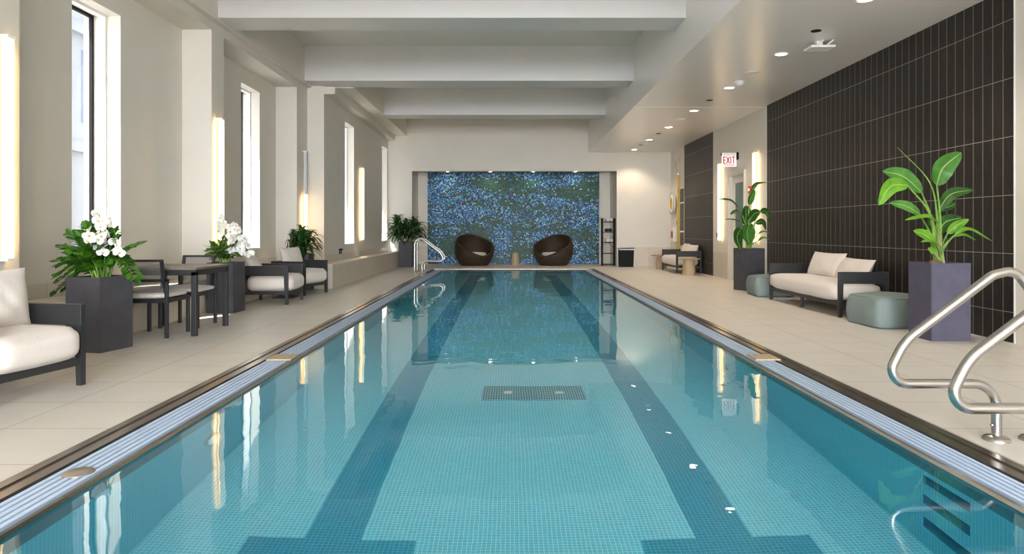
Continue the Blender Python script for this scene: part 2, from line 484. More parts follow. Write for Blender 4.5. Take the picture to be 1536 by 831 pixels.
# ---- left side: walls with window openings
ZSO = 4.0
def wall_bay(bm, xi, xo, ya, yb, wins, ztop):
    y = ya
    for (w0, w1, z0, z1) in wins:
        bx(bm, xo, xi, y, w0, 0, ztop); bx(bm, xo, xi, w0, w1, 0, z0); bx(bm, xo, xi, w0, w1, z1, ztop); y = w1
    bx(bm, xo, xi, y, yb, 0, ztop)
WN = [(7.26, 8.17), (11.83, 12.71)]; WF = [(16.08, 17.02), (20.70, 21.62)]
Z0, Z1 = .83, 3.715
XN, XNO, XF, XFO, XP = -4.66, -5.10, -3.89, -4.33, -4.24
bm = B()
wall_bay(bm, XN, XNO, YR, 14.28, [(a, b, Z0, Z1) for a, b in WN], ZC)
wall_bay(bm, XF, XFO, 14.28, 23.3, [(a, b, Z0, Z1) for a, b in WF], ZC)
bx(bm, XNO, XFO, 14.28, 14.30, 0, ZC)
struct('wall_left', bm, M['paint'])
for (a, b) in ((1.4, 1.82), (5.48, 5.90), (9.70, 10.12), (13.58, 14.28)):
    bm = B(); bx(bm, XN, XP, a, b, 0, ZSO)
    struct('pillar', bm, M['paint'])
bm = B()
bx(bm, XN, XP, YR, 14.28, ZSO, 4.13); bx(bm, XN, XP+.09, YR, 14.28, 4.13, ZC)
bx(bm, XF, -3.66, 14.28, YB, ZSO, 4.155); bx(bm, XF, -3.29, 14.41, YB, 4.155, ZC)
struct('trim_1', bm, M['paint'])       # left soffit steps
for (a, b) in ((1.82, 5.48), (5.90, 9.70), (10.12, 13.58)):
    bm = B(); bx(bm, XN, XP, a, b, 0, .45); l = struct('window_ledge', bm, M['ledge'])
    bm = B(); bx(bm, XN, XP+.004, a, b, .45, .47); obj('ledge_top', bm, M['ledgetop'], l)
    bm = B(); bx(bm, XN, XN+.008, a, b, .47, .62); struct('baseboard_left', bm, M['wain_y'])
bm = B(); bx(bm, XF, -3.50, 13.45, YB, 0, .455); bx(bm, -4.24, XF, 13.45, 13.58, 0, .455)
l = struct('window_ledge', bm, M['ledge'])
bm = B(); bx(bm, XF, -3.497, 13.45, YB, .455, .48); bx(bm, -4.24, XF, 13.45, 13.58, .455, .48); obj('ledge_top', bm, M['ledgetop'], l)
bm = B(); bx(bm, XF, XF+.008, 14.3, YB, .48, .62); struct('baseboard_left', bm, M['wain_y'])

def window(i, xi, w0, w1):
    xg = xi-.34
    r = bpy.data.objects.new('window_%d' % i, None); C.objects.link(r); r.location = (xi, w0, Z0); r['kind'] = 'structure'
    W, Hh = w1-w0, Z1-Z0
    def ring(x0, x1, t, name, mat, ins=0):
        bm = B()
        bx(bm, x0, x1, ins, ins+t, ins, Hh-ins); bx(bm, x0, x1, W-ins-t, W-ins, ins, Hh-ins)
        bx(bm, x0, x1, ins+t, W-ins-t, ins, ins+t); bx(bm, x0, x1, ins+t, W-ins-t, Hh-ins-t, Hh-ins)
        return obj(name, bm, mat, r)
    ring(-.24, -.17, .028, 'inner_frame', M['white_gloss'])
    ring(-.36, -.32, .035, 'gasket', M['black'])
    bm = B(); quad(bm, (-.342, .03, .03), (-.342, W-.03, .03), (-.342, W-.03, Hh-.03), (-.342, .03, Hh-.03)); obj('pane', bm, M['glass'], r)
    bm = B(); bx(bm, -.44, .02, 0, W, -.02, .001); obj('sill', bm, M['white_gloss'], r)
for i, (a, b) in enumerate(WN): window(i+1, XN, a, b)
for i, (a, b) in enumerate(WF): window(i+3, XF, a, b)

# ---- ceiling, beams, right soffit
bm = B(); bx(bm, XNO, XR+.1, YR, 23.3, ZC, ZC+.12); struct('ceiling', bm, M['ceil'])
for y0 in (1.54, 5.62, 9.70, 13.79, 17.87):
    bm = B(); bx(bm, (-3.29 if y0 > 15 else XP+.09), 2.5, y0, y0+.62, 4.17, ZC); struct('ceiling_beam', bm, M['beam'])
bm = B(); bx(bm, 2.5, XR+.1, YR, YB, ZS, ZC); struct('soffit', bm, M['soffit'])
bm = B(); bx(bm, 2.5, XR, 13.80, 13.825, ZS-.003, ZS); struct('trim_2', bm, M['white'])
# ---- right wall, split by finish
bm = B(); bx(bm, XR, XR+.15, YR, 6.93, 0, ZS); struct('wall_right', bm, M['paint'])
bm = B(); bx(bm, XR, XR+.15, 6.95, 13.63, 0, ZS); bx(bm, XR, XR+.15, 17.22, 20.10, 0, ZS); struct('wall_right_tile', bm, M['darktile'])
DY0, DY1, DZ = 14.93, 15.87, 2.39
bm = B()
bx(bm, XR, XR+.15, 13.65, DY0, 0, ZS); bx(bm, XR, XR+.15, DY1, 17.20, 0, ZS); bx(bm, XR, XR+.15, DY0, DY1, DZ, ZS)
bx(bm, XR, XR+.15, 20.12, 23.3, 0, ZS)
struct('wall_right_plaster', bm, M['paint'])
bm = B()
for y in (6.93, 13.63, 17.20, 20.10): bx(bm, XR-.004, XR+.1, y, y+.02, 0, ZS)
struct('trim_3', bm, M['white'])
bm = B()
for a, b in ((13.65, 14.85), (15.95, 17.20), (20.12, YB)): bx(bm, XR-.008, XR, a, b, 0, .61)
struct('baseboard_right', bm, M['wain_y'])
# door
d = bpy.data.objects.new('door_1', None); C.objects.link(d); d.location = (XR, DY0, 0); d['kind'] = 'structure'
W = DY1-DY0
bm = B()
bx(bm, -.03, .0, -.09, 0, 0, DZ+.09); bx(bm, -.03, .0, W, W+.09, 0, DZ+.09); bx(bm, -.03, .0, 0, W, DZ, DZ+.09)
bx(bm, -.045, -.03, -.09, -.05, 0, DZ+.09); bx(bm, -.045, -.03, W+.05, W+.09, 0, DZ+.09); bx(bm, -.045, -.03, -.05, W+.05, DZ+.05, DZ+.09)
obj('door_frame', bm, M['doorpaint'], d)
bm = B()
bx(bm, .05, .10, 0, .14, 0, DZ); bx(bm, .05, .10, W-.14, W, 0, DZ); bx(bm, .05, .10, .14, W-.14, DZ-.16, DZ); bx(bm, .05, .10, .14, W-.14, 0, .95)
leaf = obj('door_leaf', bm, M['doorpaint'], d)
bm = B(); bx(bm, .065, .085, .14, W-.14, .95, DZ-.16); obj('pane', bm, M['obscure'], leaf)
bm = B(); tube(bm, [(.05, .07, 1.02), (.0, .07, 1.02), (.0, .19, 1.02)], .012, 8); obj('handle', bm, M['steel'], leaf, True)

# ---- back wall with the mural niche
NL, NR, NZ, NY, NZC = -3.12, 3.40, 3.035, 23.2, 3.12
bm = B()
bx(bm, XF, NL, YB, NY+.1, 0, ZC); bx(bm, NR, XR, YB, NY+.1, 0, ZC); bx(bm, NL, NR, YB, YB+.12, NZ, ZC)
bx(bm, NL, NR, NY, NY+.1, 0, ZC); bx(bm, NL, NR, YB+.12, NY, NZC, NZC+.1)
struct('wall_back', bm, M['paint'])
bm = B()
bx(bm, NR, XR, YB-.008, YB, 0, .61); bx(bm, -3.497, NL, YB-.008, YB, 0, .61); bx(bm, NL, -2.82, NY-.008, NY, 0, .61); bx(bm, 3.05, NR, NY-.008, NY, 0, .61)
struct('baseboard_back', bm, M['wain_x'])
bm = B(); bx(bm, -2.796, 3.027, NY-.03, NY, 0, NZC); tag(obj('mosaic_mural', bm, M['mural']), 'large blue and green glass mosaic mural on the back wall', 'mural')
# ---- rear wall behind the camera, with a wide glazed opening
bm = B()
bx(bm, XNO, -3.6, YR-.15, YR, 0, ZC); bx(bm, 4.4, XR+.1, YR-.15, YR, 0, ZC); bx(bm, -3.6, 4.4, YR-.15, YR, 4.4, ZC)
struct('wall_front', bm, M['paint'])
bm = B(); bx(bm, -60, XNO, -25, 60, -.5, -.3); bx(bm, XNO, 30, -25, YR-.15, -.5, -.3); struct('ground', bm, M['asphalt'])

# ------------------------------------------------------------------ street building seen through the first window
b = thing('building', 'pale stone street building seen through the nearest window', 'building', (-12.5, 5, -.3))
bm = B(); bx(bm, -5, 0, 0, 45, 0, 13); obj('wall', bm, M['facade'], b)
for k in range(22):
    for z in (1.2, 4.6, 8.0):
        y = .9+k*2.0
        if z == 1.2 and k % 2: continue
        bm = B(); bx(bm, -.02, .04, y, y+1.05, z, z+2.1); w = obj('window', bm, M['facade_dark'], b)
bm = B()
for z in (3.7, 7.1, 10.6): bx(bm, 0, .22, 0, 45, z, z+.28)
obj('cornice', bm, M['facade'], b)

# ------------------------------------------------------------------ lights fixed to the building
def sconce(name, x, y, side, label, dead=False):
    """side=+1: wall faces +x"""
    t = thing('wall_sconce', label, 'wall lamp', (x, y, .905), 0, 'tall tube sconces on the walls')
    s = side; L = 1.855
    bm = B(); bx(bm, *sorted((s*.002, s*.03)), -.03, .03, .03, (.97 if dead else L-.03)); obj('backlight', bm, M['amber'], t)
    bm = B(); bx(bm, *sorted((s*.03, s*.04)), -.045, .045, 0, L); obj('backplate', bm, M['white'], t)
    if dead:
        bm = B(); bbx(bm, *sorted((s*.04, s*.085)), -.04, .04, 0, .985, .01); obj('diffuser', bm, M['tube'], t)['label'] = 'lit lower diffuser'
        bm = B(); bbx(bm, *sorted((s*.04, s*.085)), -.04, .04, .985, L, .01); obj('diffuser', bm, M['tube_cool'], t)['label'] = 'unlit grey upper diffuser'
    else:
        bm = B(); bbx(bm, *sorted((s*.04, s*.085)), -.04, .04, .01, L-.01, .01); obj('diffuser', bm, M['tube'], t)
    bm = B(); bx(bm, *sorted((0, s*.09)), -.047, .047, L-.008, L+.012); obj('end_cap', bm, M['white'], t)
    bm = B(); bx(bm, *sorted((0, s*.09)), -.047, .047, -.012, .008); obj('end_cap', bm, M['white'], t)
SC = [(XP, 5.69, 1, 1.8), (XP, 9.90, 1, 1.8), (XP, 13.99, 1, .9), (XF, 17.80, 1, 1.8), (XR, 14.20, -1, 1.8), (XR, 16.58, -1, 1.8)]
sconce('s', XP, 5.69, 1, 'glowing tube sconce at the left edge of the photo, above the near armchair')
sconce('s', XP, 9.90, 1, 'glowing tube sconce on the pillar behind the second orchid planter')
sconce('s', XP, 13.99, 1, 'tube sconce with a dark upper half, above the bushy plant behind armchairs', True)
sconce('s', XF, 17.80, 1, 'glowing tube sconce between the two farthest windows')
sconce('s', XR, 14.20, -1, 'glowing tube sconce right of the exit door, beside the dark tile wall')
sconce('s', XR, 16.58, -1, 'glowing tube sconce left of the exit door, below the exit sign')

def lamp(kind, name, loc, rot, energy, col, **kw):
    l = bpy.data.lights.new(name, kind); l.energy = energy; l.color = col
    for k, v in kw.items(): setattr(l, k, v)
    o = bpy.data.objects.new(name, l); C.objects.link(o); o.location = loc; o.rotation_euler = rot; return o

for (sx, sy, ss, ln) in SC:      # back-lighting of each tube: a slim warm strip on either flank washing the wall
    for q in (-1, 1):
        lamp('AREA', 'sconce_backlight', (sx+ss*.07, sy+q*.07, .93+ln/2), (0, R(90)*ss, 0), 1.25*ln, (1, .66, .28), shape='RECTANGLE', size=ln, size_y=.03)
def downlight(x, y, z, label, group, r=.085, w=46):
    t = thing('downlight', label, 'ceiling light', (x, y, z), 0, group)
    bm = B(); lathe(bm, [(r, .0), (r+.02, -.002), (r+.02, -.008), (r, -.010), (r-.008, -.004), (r-.008, 0)], 28); obj('trim_ring', bm, M['white'], t, True)
    bm = B(); lathe(bm, [(0, -.005), (r-.008, -.005)], 28); obj('lens', bm, M['lens'], t)
    lamp('SPOT', 'downlight_lamp', (x, y, z-.02), (0, 0, 0), w, (1, .84, .64), spot_size=R(120), spot_blend=.6, shadow_soft_size=.06)
names = ['cut off at the top edge of the photo', 'next to the flat white access point', 'just behind the smoke detector', 'first beyond the ceiling joint line', 'third from the back wall', 'second from the back wall', 'nearest the back wall']
for (y, nm) in zip((7.36, 9.64, 11.92, 14.2, 16.48, 18.77, 21.05), names):
    downlight(3.83, y, ZS, 'round downlight in the right ceiling, '+nm, 'downlights in the right ceiling')
for x, nm in ((-2.09, 'leftmost'), (-.66, 'second from left'), (.78, 'third from left'), (2.2, 'rightmost')):
    downlight(x, 22.9, NZC, 'small downlight above the mosaic mural, %s of the four' % nm, 'downlights over the mural', .07, 7)
for y, nm in ((8.52, 'nearest one, beside the access point'), (13.07, 'just before the ceiling joint line'), (17.56, 'second from the back wall'), (19.95, 'nearest the back wall')):
    bm = B(); lathe(bm, [(0, -.004), (.05, -.004), (.062, -.006), (.062, 0)], 20)
    tag(obj('ceiling_vent', bm, M['black'], None, True, (3.82, y, ZS)), 'small black round port in the right ceiling, '+nm, 'ceiling port', 'black ports in the right ceiling')
for y, nm in ((10.76, 'nearest one, before the smoke detector'), (15.29, 'middle one'), (19.37, 'farthest one')):
    bm = B(); lathe(bm, [(0, -.012), (.095, -.012), (.105, -.006), (.105, 0)], 24)
    tag(obj('sprinkler_cover', bm, M['white'], None, True, (3.82, y, ZS+.001)), 'flat white round cover plate in the right ceiling, '+nm, 'cover plate', 'white covers in the right ceiling')
t = thing('smoke_detector', 'white domed smoke detector on the right ceiling', 'smoke detector', (3.84, 11.42, ZS))
bm = B(); lathe(bm, [(.085, 0), (.085, -.02), (.07, -.025)], 24); lathe(bm, [(0, -.025), (.085, -.025)], 24); obj('base', bm, M['white'], t, True)
bm = B(); lathe(bm, [(.065, -.024), (.06, -.05), (.035, -.066), (0, -.068)], 24); obj('dome', bm, M['white'], t, True)
t = thing('access_point', 'flat white access point with two stub arms on the right ceiling', 'wireless device', (4.08, 9.0, ZS))
bm = B(); bbx(bm, -.16, .16, -.12, .12, -.105, -.075, .008); obj('housing', bm, M['white'], t)
for dx in (-.02, .11):
    bm = B(); tube(bm, [(dx-.05, -.02, -.08), (dx+.03, -.1, -.004)], .012, 8); obj('arm', bm, M['white'], t, True)
bm = B(); bx(bm, -.05, .03, -.03, .05, -.076, 0); obj('mount', bm, M['white'], t)

# exit sign
t = thing('exit_sign', 'white exit sign with red letters sticking out above the door', 'sign', (0, 15.36, 0))
bm = B(); bbx(bm, 4.765, 5.085, -.025, .025, 2.58, 2.82, .005); obj('panel', bm, M['exitwhite'], t)
bm = B(); bbx(bm, 4.755, 5.085, -.035, .035, 2.82, 2.89, .005); obj('canopy', bm, M['white'], t)
bm = B(); bx(bm, 5.085, 5.13, -.05, .05, 2.74, 2.90); obj('bracket', bm, M['black'], t)
bm = B(); bx(bm, 4.752, 4.764, -.03, .03, 2.83, 2.89); obj('bracket_tip', bm, M['black'], t)
bm = B()
def stroke(x0, z0, x1, z1, w=.024):
    a = Vector((x0, 0, z0)); b_ = Vector((x1, 0, z1)); d_ = (b_-a).normalized(); n_ = Vector((-d_.z, 0, d_.x))*w/2
    P = [a-n_, b_-n_, b_+n_, a+n_]
    for yy in (-.029,):
        bm.faces.new([bm.verts.new((p.x, yy, p.z)) for p in P])
zb, zt = 2.645, 2.805
x = 4.79; stroke(x+.008, zb, x+.008, zt); [stroke(x, zz, x+.055, zz) for zz in (zb+.009, (zb+zt)/2, zt-.009)]
x = 4.862; stroke(x, zb, x+.07, zt); stroke(x, zt, x+.07, zb)
x = 4.958; stroke(x, zb, x, zt)
x = 4.985; stroke(x+.035, zb, x+.035, zt); stroke(x, zt-.009, x+.07, zt-.009)
stroke(4.80, 2.612, 5.05, 2.612, .016)
obj('lettering', bm, M['red'], t)['label'] = 'red letters EXIT above a red line'
# alarm, switches
t = thing('fire_alarm', 'small red fire alarm on the wall between door and sconce', 'fire alarm', (XR, 14.50, 1.93))
bm = B(); bbx(bm, -.05, 0, -.06, .06, 0, .16, .006); obj('housing', bm, M['red'], t)
bm = B(); bbx(bm, -.075, -.05, -.03, .03, .05, .11, .006); obj('strobe', bm, M['white'], t)
bm = B(); bbx(bm, -.025, 0, -.035, .035, 0, .11, .004); tag(obj('wall_switch', bm, M['black'], None, False, (XR, 16.86, .98)), 'small dark switch on wall under the sconce left of the door', 'switch')
bm = B(); bbx(bm, -.02, 0, -.035, .035, 0, .12, .004); tag(obj('card_reader', bm, M['white'], None, False, (XR, 14.46, 1.55)), 'small pale plate on the wall below the red fire alarm', 'wall plate')
for dy, nm in ((0, 'left one'), (.14, 'right one')):
    bm = B(); bx(bm, 0, .02, -.012, .012, -.10, .03); bx(bm, 0, .05, -.035, .012, .0, .03)
    tag(obj('wall_hook', bm, M['black'], None, False, (XF, 15.55+dy, .70)), 'tiny dark fitting low on the left wall above the ledge, '+nm, 'wall fitting', 'dark fittings above the ledge')

# ------------------------------------------------------------------ safety gear on the far right wall
t = thing('life_ring', 'white life ring hanging on the wall in the far right corner', 'life buoy', (XR-.07, 21.28, 1.98))
bm = B()
nn = 36
ring = []
for k in range(nn):
    a = 2*PI*k/nn; c = Vector((0, math.cos(a)*.235, math.sin(a)*.235)); u = c.normalized(); X = Vector((1, 0, 0))
    ring.append([bm.verts.new(c+(u*math.cos(q*PI/5)*.075+X*math.sin(q*PI/5)*.055)) for q in range(10)])
for k in range(nn):
    for q in range(10): bm.faces.new((ring[k][q], ring[(k+1) % nn][q], ring[(k+1) % nn][(q+1) % 10], ring[k][(q+1) % 10]))
obj('ring', bm, M['white'], t, True)
bm = B(); tube(bm, [(-.03, math.cos(2*PI*k/40)*.325, math.sin(2*PI*k/40)*(.325 if k % 10 else .31)) for k in range(41)], .009, 6); obj('grab_rope', bm, M['dimdisc'], t, True)
bm = B()
for q in range(4): tube(bm, [(.0-.01*q, math.cos(2*PI*k/24)*(.05+.03*q), math.sin(2*PI*k/24)*(.07+.035*q)) for k in range(25)], .018, 6)
b3 = B(); tube(b3, [(-.01, 0, .235), (.07, 0, .235)], .012, 8); obj('hook', b3, M['steel'], t, True)
obj('throw_line', bm, M['yellow'], t, True)['label'] = 'coiled yellow throw line'
t = thing('rescue_pole', 'yellow rescue pole with a looped hook leaning upright on the wall', 'rescue pole', (XR-.05, 20.62, 0))
bm = B(); tube(bm, [(0, 0, .0), (0, 0, 2.82)], .032, 10); obj('pole', bm, M['yellow'], t, True)
bm = B(); tube(bm, smooth_path([(0, 0, 2.80), (-.01, .02, 2.95), (-.03, .2, 3.08), (-.03, .16, 3.25), (-.02, -.05, 3.33), (-.02, -.25, 3.30), (-.02, -.22, 3.22)], 6), .008, 6); obj('hook', bm, M['steel'], t, True)
for z0, z1, nm in ((1.99, 2.39, 'top'), (1.14, 1.95, 'tall middle'), (.70, 1.09, 'bottom')):
    t = thing('notice_board', 'dark notice board with rows of pale print, %s of the three beside yellow pole' % nm, 'notice', (XR, 20.345, z0), 0, 'notice boards beside the pole')
    bm = B(); bx(bm, -.012, 0, -.20, .20, 0, z1-z0); obj('board', bm, M['rules'], t)
    bm = B(); bx(bm, -.014, 0, -.20, .20, z1-z0, z1-z0+.035); obj('edge_strip', bm, M['white'], t)
t = thing('first_aid_box', 'white wall box with a red front below the life ring', 'first aid box', (XR, 21.1, .80))
bm = B(); bbx(bm, -.12, 0, -.14, .14, 0, .46, .01); obj('case', bm, M['white'], t)
bm = B(); bbx(bm, -.135, -.12, -.11, .11, .12, .32, .005); obj('front_panel', bm, M['red'], t)
bm = B(); bbx(bm, -.02, 0, -.04, .04, 0, .13, .004); tag(obj('wall_switch', bm, M['dimdisc'], None, False, (XR, 20.95, 1.32)), 'small grey plate on wall between life ring and red box', 'switch')

# ------------------------------------------------------------------ pool fittings
def grab_rail(label, x, y, mir):
    t = thing('grab_rail', label, 'handrail', (x, y, 0), 0, 'steel pool grab rails'); s = mir
    P = [(.201, 0), (.201, .62), (.201, .93), (.03, .93), (-.44, .595), (-.575, .44), (-.53, .308), (-.36, .308), (0, .308), (0, 0)]
    path = round_path([(s*px, 0, pz) for px, pz in ((.201, .0), (.201, .80), (.10, .935), (-.02, .905), (-.50, .545), (-.62, .309), (0, .309), (0, 0))], [.12, .12, .12, .30, .13, .13], 8)
    path = round_path([(s*px, 0, pz) for px, pz in ((.201, .0), (.201, 1.02), (-.70, .37+.0), (-.62, .309), (0, .309), (0, 0))], [.11, .10, .10, .13], 10) if False else path
    bm = B(); tube(bm, path, .0255, 14); obj('tube', bm, M['steel'], t, True)
    for px in (0, .201):
        bm = B(); lathe(bm, [(.026, .03), (.055, .022), (.067, .012), (.068, 0), (.026, 0)], 24, (s*px, 0, 0)); obj('flange', bm, M['steel'], t, True)
    bm = B(); lathe(bm, [(0, .012), (.007, .010), (.009, 0)], 10, (0, 0, 0))
    o = obj('bolt', bm, M['steel'], t, True); o.location = (-s*.026, -.006, .085); o.rotation_euler = (0, -PI/2*s, 0)
    return t
grab_rail('bent steel grab rail at the right edge, nearest the camera', 2.665, 3.22, 1)
grab_rail('bent steel grab rail at the right, second from the camera', 2.665, 3.74, 1)
grab_rail('far left steel grab rail by the back planter, nearer one', -2.395, 18.57, -1)
grab_rail('far left steel grab rail by the back planter, one closest to mural', -2.395, 19.09, -1)

t = thing('pool_light', 'round chrome underwater fitting on the left pool wall', 'pool light', (PXL, 4.40, -.60))
bm = B(); lathe(bm, [(.095, 0), (.095, .012), (.08, .022)], 28); o = obj('rim', bm, M['steel'], t, True); o.rotation_euler = (0, PI/2, 0)
bm = B(); lathe(bm, [(.085, .012), (.075, .04), (.045, .062), (0, .07)], 28); o = obj('dome', bm, M['white_gloss'], t, True); o.rotation_euler = (0, PI/2, 0)
for i, (x, nm) in enumerate(((-.02, 'left'), (.445, 'right'))):
    t = thing('drain_grate', 'dark square slotted drain grate on the pool floor, %s of two' % nm, 'drain', (x, 6.17, PZ), 0, 'pool floor drains')
    bm = B(); bbx(bm, -.228, .228, -.215, .215, 0, .02, .004); obj('grating', bm, M['drain'], t)
    bm = B(); bx(bm, -.035, .035, -.035, .035, .018, .026); obj('centre_plate', bm, M['white'], t)
bm = B(); lathe(bm, [(0, .008), (.06, .008), (.07, .004), (.07, 0)], 28)
tag(obj('gutter_lid', bm, M['dimdisc'], None, True, (-2.06, 3.26, -.008)), 'round bronze lid set in the left gutter grating', 'lid')
for x, y, nm in ((-2.06, 6.2, 'left'), (2.30, 6.2, 'right')):
    t = thing('skimmer_plate', 'square beige plate set in the %s gutter grating' % nm, 'gutter plate', (x, y, -.009), 0, 'square gutter plates')
    bm = B(); bbx(bm, -.11, .11, -.13, .13, 0, .012, .003); obj('plate', bm, M['beige_cer'], t)
    bm = B(); lathe(bm, [(.07, .0125), (.075, .014), (.08, .0125)], 24); obj('lid', bm, M['dimdisc'], t)

# ------------------------------------------------------------------ furniture
def puff_box(w, d, h, bulge=.03, rnd=.07, n=10):
    """soft box cushion, base at z=0, centred in x,y"""
    bm = B()
    bx(bm, -1, 1, -1, 1, -1, 1)
    bmesh.ops.subdivide_edges(bm, edges=bm.edges[:], cuts=n, use_grid_fill=True)
    for v in bm.verts:
        x, y, z = v.co
        hx, hy, hz = w/2, d/2, h/2
        p = Vector((x*hx, y*hy, z*hz))
        r = min(rnd, hz*.98)
        q = Vector((max(-hx+r, min(hx-r, p.x)), max(-hy+r, min(hy-r, p.y)), max(-hz+r, min(hz-r, p.z))))
        dv = p-q
        if dv.length > 1e-9: p = q+dv.normalized()*r
        fx, fy, fz = 1-x*x, 1-y*y, 1-z*z
        p.z += (1 if z > 0 else -.4)*abs(z)*bulge*math.sqrt(max(0, fx*fy))*1.0
        p.x += math.copysign(bulge*.6, x)*abs(x)**4*math.sqrt(max(0, fy*fz)); p.y += math.copysign(bulge*.6, y)*abs(y)**4*math.sqrt(max(0, fx*fz))
        p.z += .004*math.sin(9*p.x+4*p.y)
        v.co = p+Vector((0, 0, hz))
    return bm

def pillow(w, h, t, seed=0, n=18):
    """throw pillow in the xz plane, base at z=0, thickness along y"""
    rr = random.Random(seed); bm = B(); g = {}
    ph = [rr.uniform(0, 6) for _ in range(4)]
    for side in (-1, 1):
        for i in range(n+1):
            for j in range(n+1):
                u, v = 2*i/n-1, 2*j/n-1
                edge = i in (0, n) or j in (0, n)
                if edge and side == 1: g[side, i, j] = g[-1, i, j]; continue
                pin = 1-.05*(1-abs(u)**2.5*abs(v)**2.5)*max(abs(u), abs(v))**4
                f = (max(0, 1-abs(u)**2.6)*max(0, 1-abs(v)**2.6))**.55
                wr = .012*math.sin(5*u+ph[0])*math.sin(4*v+ph[1])*(1-u*u)*(1-v*v)+.006*math.sin(13*u+7*v+ph[2])*(1-u*u)*(1-v*v)
                x = u*w/2*(1-.05*(1-v*v)*abs(u)) ; z = v*h/2*(1-.06*(1-u*u)*abs(v))
                g[side, i, j] = bm.verts.new((x, side*(t/2*f)+wr, z+h/2))
    for side in (-1, 1):
        for i in range(n):
            for j in range(n):
                q = [g[side, i, j], g[side, i+1, j], g[side, i+1, j+1], g[side, i, j+1]]
                bm.faces.new(q if side < 0 else q[::-1])
    return bm

def lounge(name, label, cat, loc, rotz, W=.78, D=.70, nleg=0, pillows=(), group=None, cush_over=.045):
    """low lounge seat facing local -y; board arms on both ends"""
    t = thing(name, label, cat, loc, rotz, group)
    hw, hd = W/2, D/2
    for s in (-1, 1):
        x0, x1 = sorted((s*hw, s*(hw-.045)))
        bm = B(); bbx(bm, x0, x1, -hd, hd, .445, .60, .004); obj('arm', bm, M['frame'], t)
        for (ya, yb) in ((-hd, -hd+.06), (hd-.06, hd)):
            bm = B()
            ym = ya if ya < 0 else yb
            ins = .018 if ya < 0 else -.018
            prism(bm, [(ya, .445), (yb, .445), (yb-(ins if ya < 0 else 0), 0), (ya-(ins if ya > 0 else 0), 0)], 'x', x0, x1)
            obj('leg', bm, M['frame'], t)
    bm = B()
    bbx(bm, -hw+.045, hw-.045, -hd+.01, -hd+.05, .15, .205, .003); bbx(bm, -hw+.045, hw-.045, hd-.05, hd-.01, .15, .205, .003)
    for s in (-1, 1): bbx(bm, *sorted((s*(hw-.045), s*(hw-.085))), -hd+.05, hd-.05, .15, .205, .003)
    obj('base_frame', bm, M['frame'], t)
    for k in range(nleg):
        x = -hw+W*(k+1)/(nleg+1); bm = B(); bbx(bm, x-.02, x+.02, -hd+.01, -hd+.05, 0, .15, .003); obj('leg', bm, M['frame'], t)
    bm = B(); bbx(bm, -hw+.045, hw-.045, hd-.045, hd-.005, .38, .60, .004); obj('back_rail', bm, M['frame'], t)
    dd = D+cush_over-.05
    bm = puff_box(W-.105, dd, .235, .02, .085); o = obj('seat_cushion', bm, M['linen'], t, True); o.location = (0, (hd-.05)-dd/2, .205)
    for i, (px, pw, ph, tilt, rz, py) in enumerate(pillows):
        bm = pillow(pw, ph, .19, seed=i+len(label)); o = obj('back_pillow', bm, M['linen'], t, True)
        o.location = (px, hd-.16+py, .435); o.rotation_euler = (R(-tilt), 0, R(rz))
    return t
FX = R(90)      # local -y turned to face +x
PB = [(0, .60, .40, 16, 0, 0)]
lounge('armchair', 'cream armchair with charcoal frame cut off by the left edge, before the nearest planter', 'armchair', (-3.60, 4.79, 0), FX-R(12), pillows=[(.0, .62, .44, 8, 0, -.16)], W=.78, D=.72, group='lounge armchairs')
lounge('armchair', 'cream armchair beside the second orchid planter, with a slumped pillow', 'armchair', (-3.79, 10.93, 0), FX, pillows=[(-.10, .56, .36, 30, 8, -.02), ], W=.80, D=.72, group='lounge armchairs')
lounge('armchair', 'cream armchair angled in front of the bushy plant, beside the long ledge', 'armchair', (-3.815, 12.40, 0), FX-R(16), pillows=[(.06, .62, .42, 14, 0, -.02)], W=.76, D=.68, group='lounge armchairs')
lounge('sofa', 'long cream two-pillow sofa against the black tile wall', 'sofa', (4.66, 10.19, 0), -FX, W=2.42, D=.66, nleg=1, pillows=[(-.26, .98, .40, 20, 2, -.06), (.58, 1.0, .36, 28, -4, -.08)])
lounge('loveseat', 'small cream loveseat in the far right corner beside a round table', 'loveseat', (4.745, 18.95, 0), -FX, W=1.7, D=.68, pillows=[(.35, .70, .34, 20, 4, -.02), (-.32, .70, .36, 16, -3, -.02)])

# dark side table between the two armchairs
t = thing('side_table', 'low dark pedestal table between the two far armchairs', 'side table', (-3.83, 11.655, 0))
bm = B(); bbx(bm, -.21, .21, -.20, .20, .375, .405, .006); obj('tabletop', bm, M['frame2'], t)
bm = B(); bbx(bm, -.04, .04, -.04, .04, .02, .375, .004); obj('post', bm, M['frame2'], t)
bm = B(); bbx(bm, -.18, .18, -.18, .18, 0, .025, .004); obj('base', bm, M['frame2'], t)

def mushroom(label, loc, rt, rb, h, cat='side table', name='round_table', group=None):
    t = thing(name, label, cat, loc, 0, group)
    bm = B(); lathe(bm, [(0, 0), (rb*.96, 0), (rb, .02), (rb*.97, h*.45), (rb*.86, h*.75), (rb*.80, h-.03), (0, h-.03)], 32); obj('pedestal', bm, M['beige_cer'], t, True)
    bm = B(); lathe(bm, [(0, h-.03), (rt-.01, h-.03), (rt, h-.02), (rt, h-.006), (rt-.008, h), (0, h)], 36); obj('tabletop', bm, M['beige_top'], t, True)
mushroom('beige mushroom-shaped table in front of the far right loveseat', (4.59, 17.52, 0), .28, .165, .43)
mushroom('beige round table half hidden behind the far arm of the loveseat', (4.50, 20.30, 0), .30, .16, .42)
mushroom('beige drum stool between the two wicker pod chairs', (.175, 22.72, 0), .145, .145, .41, 'stool', 'drum_stool')

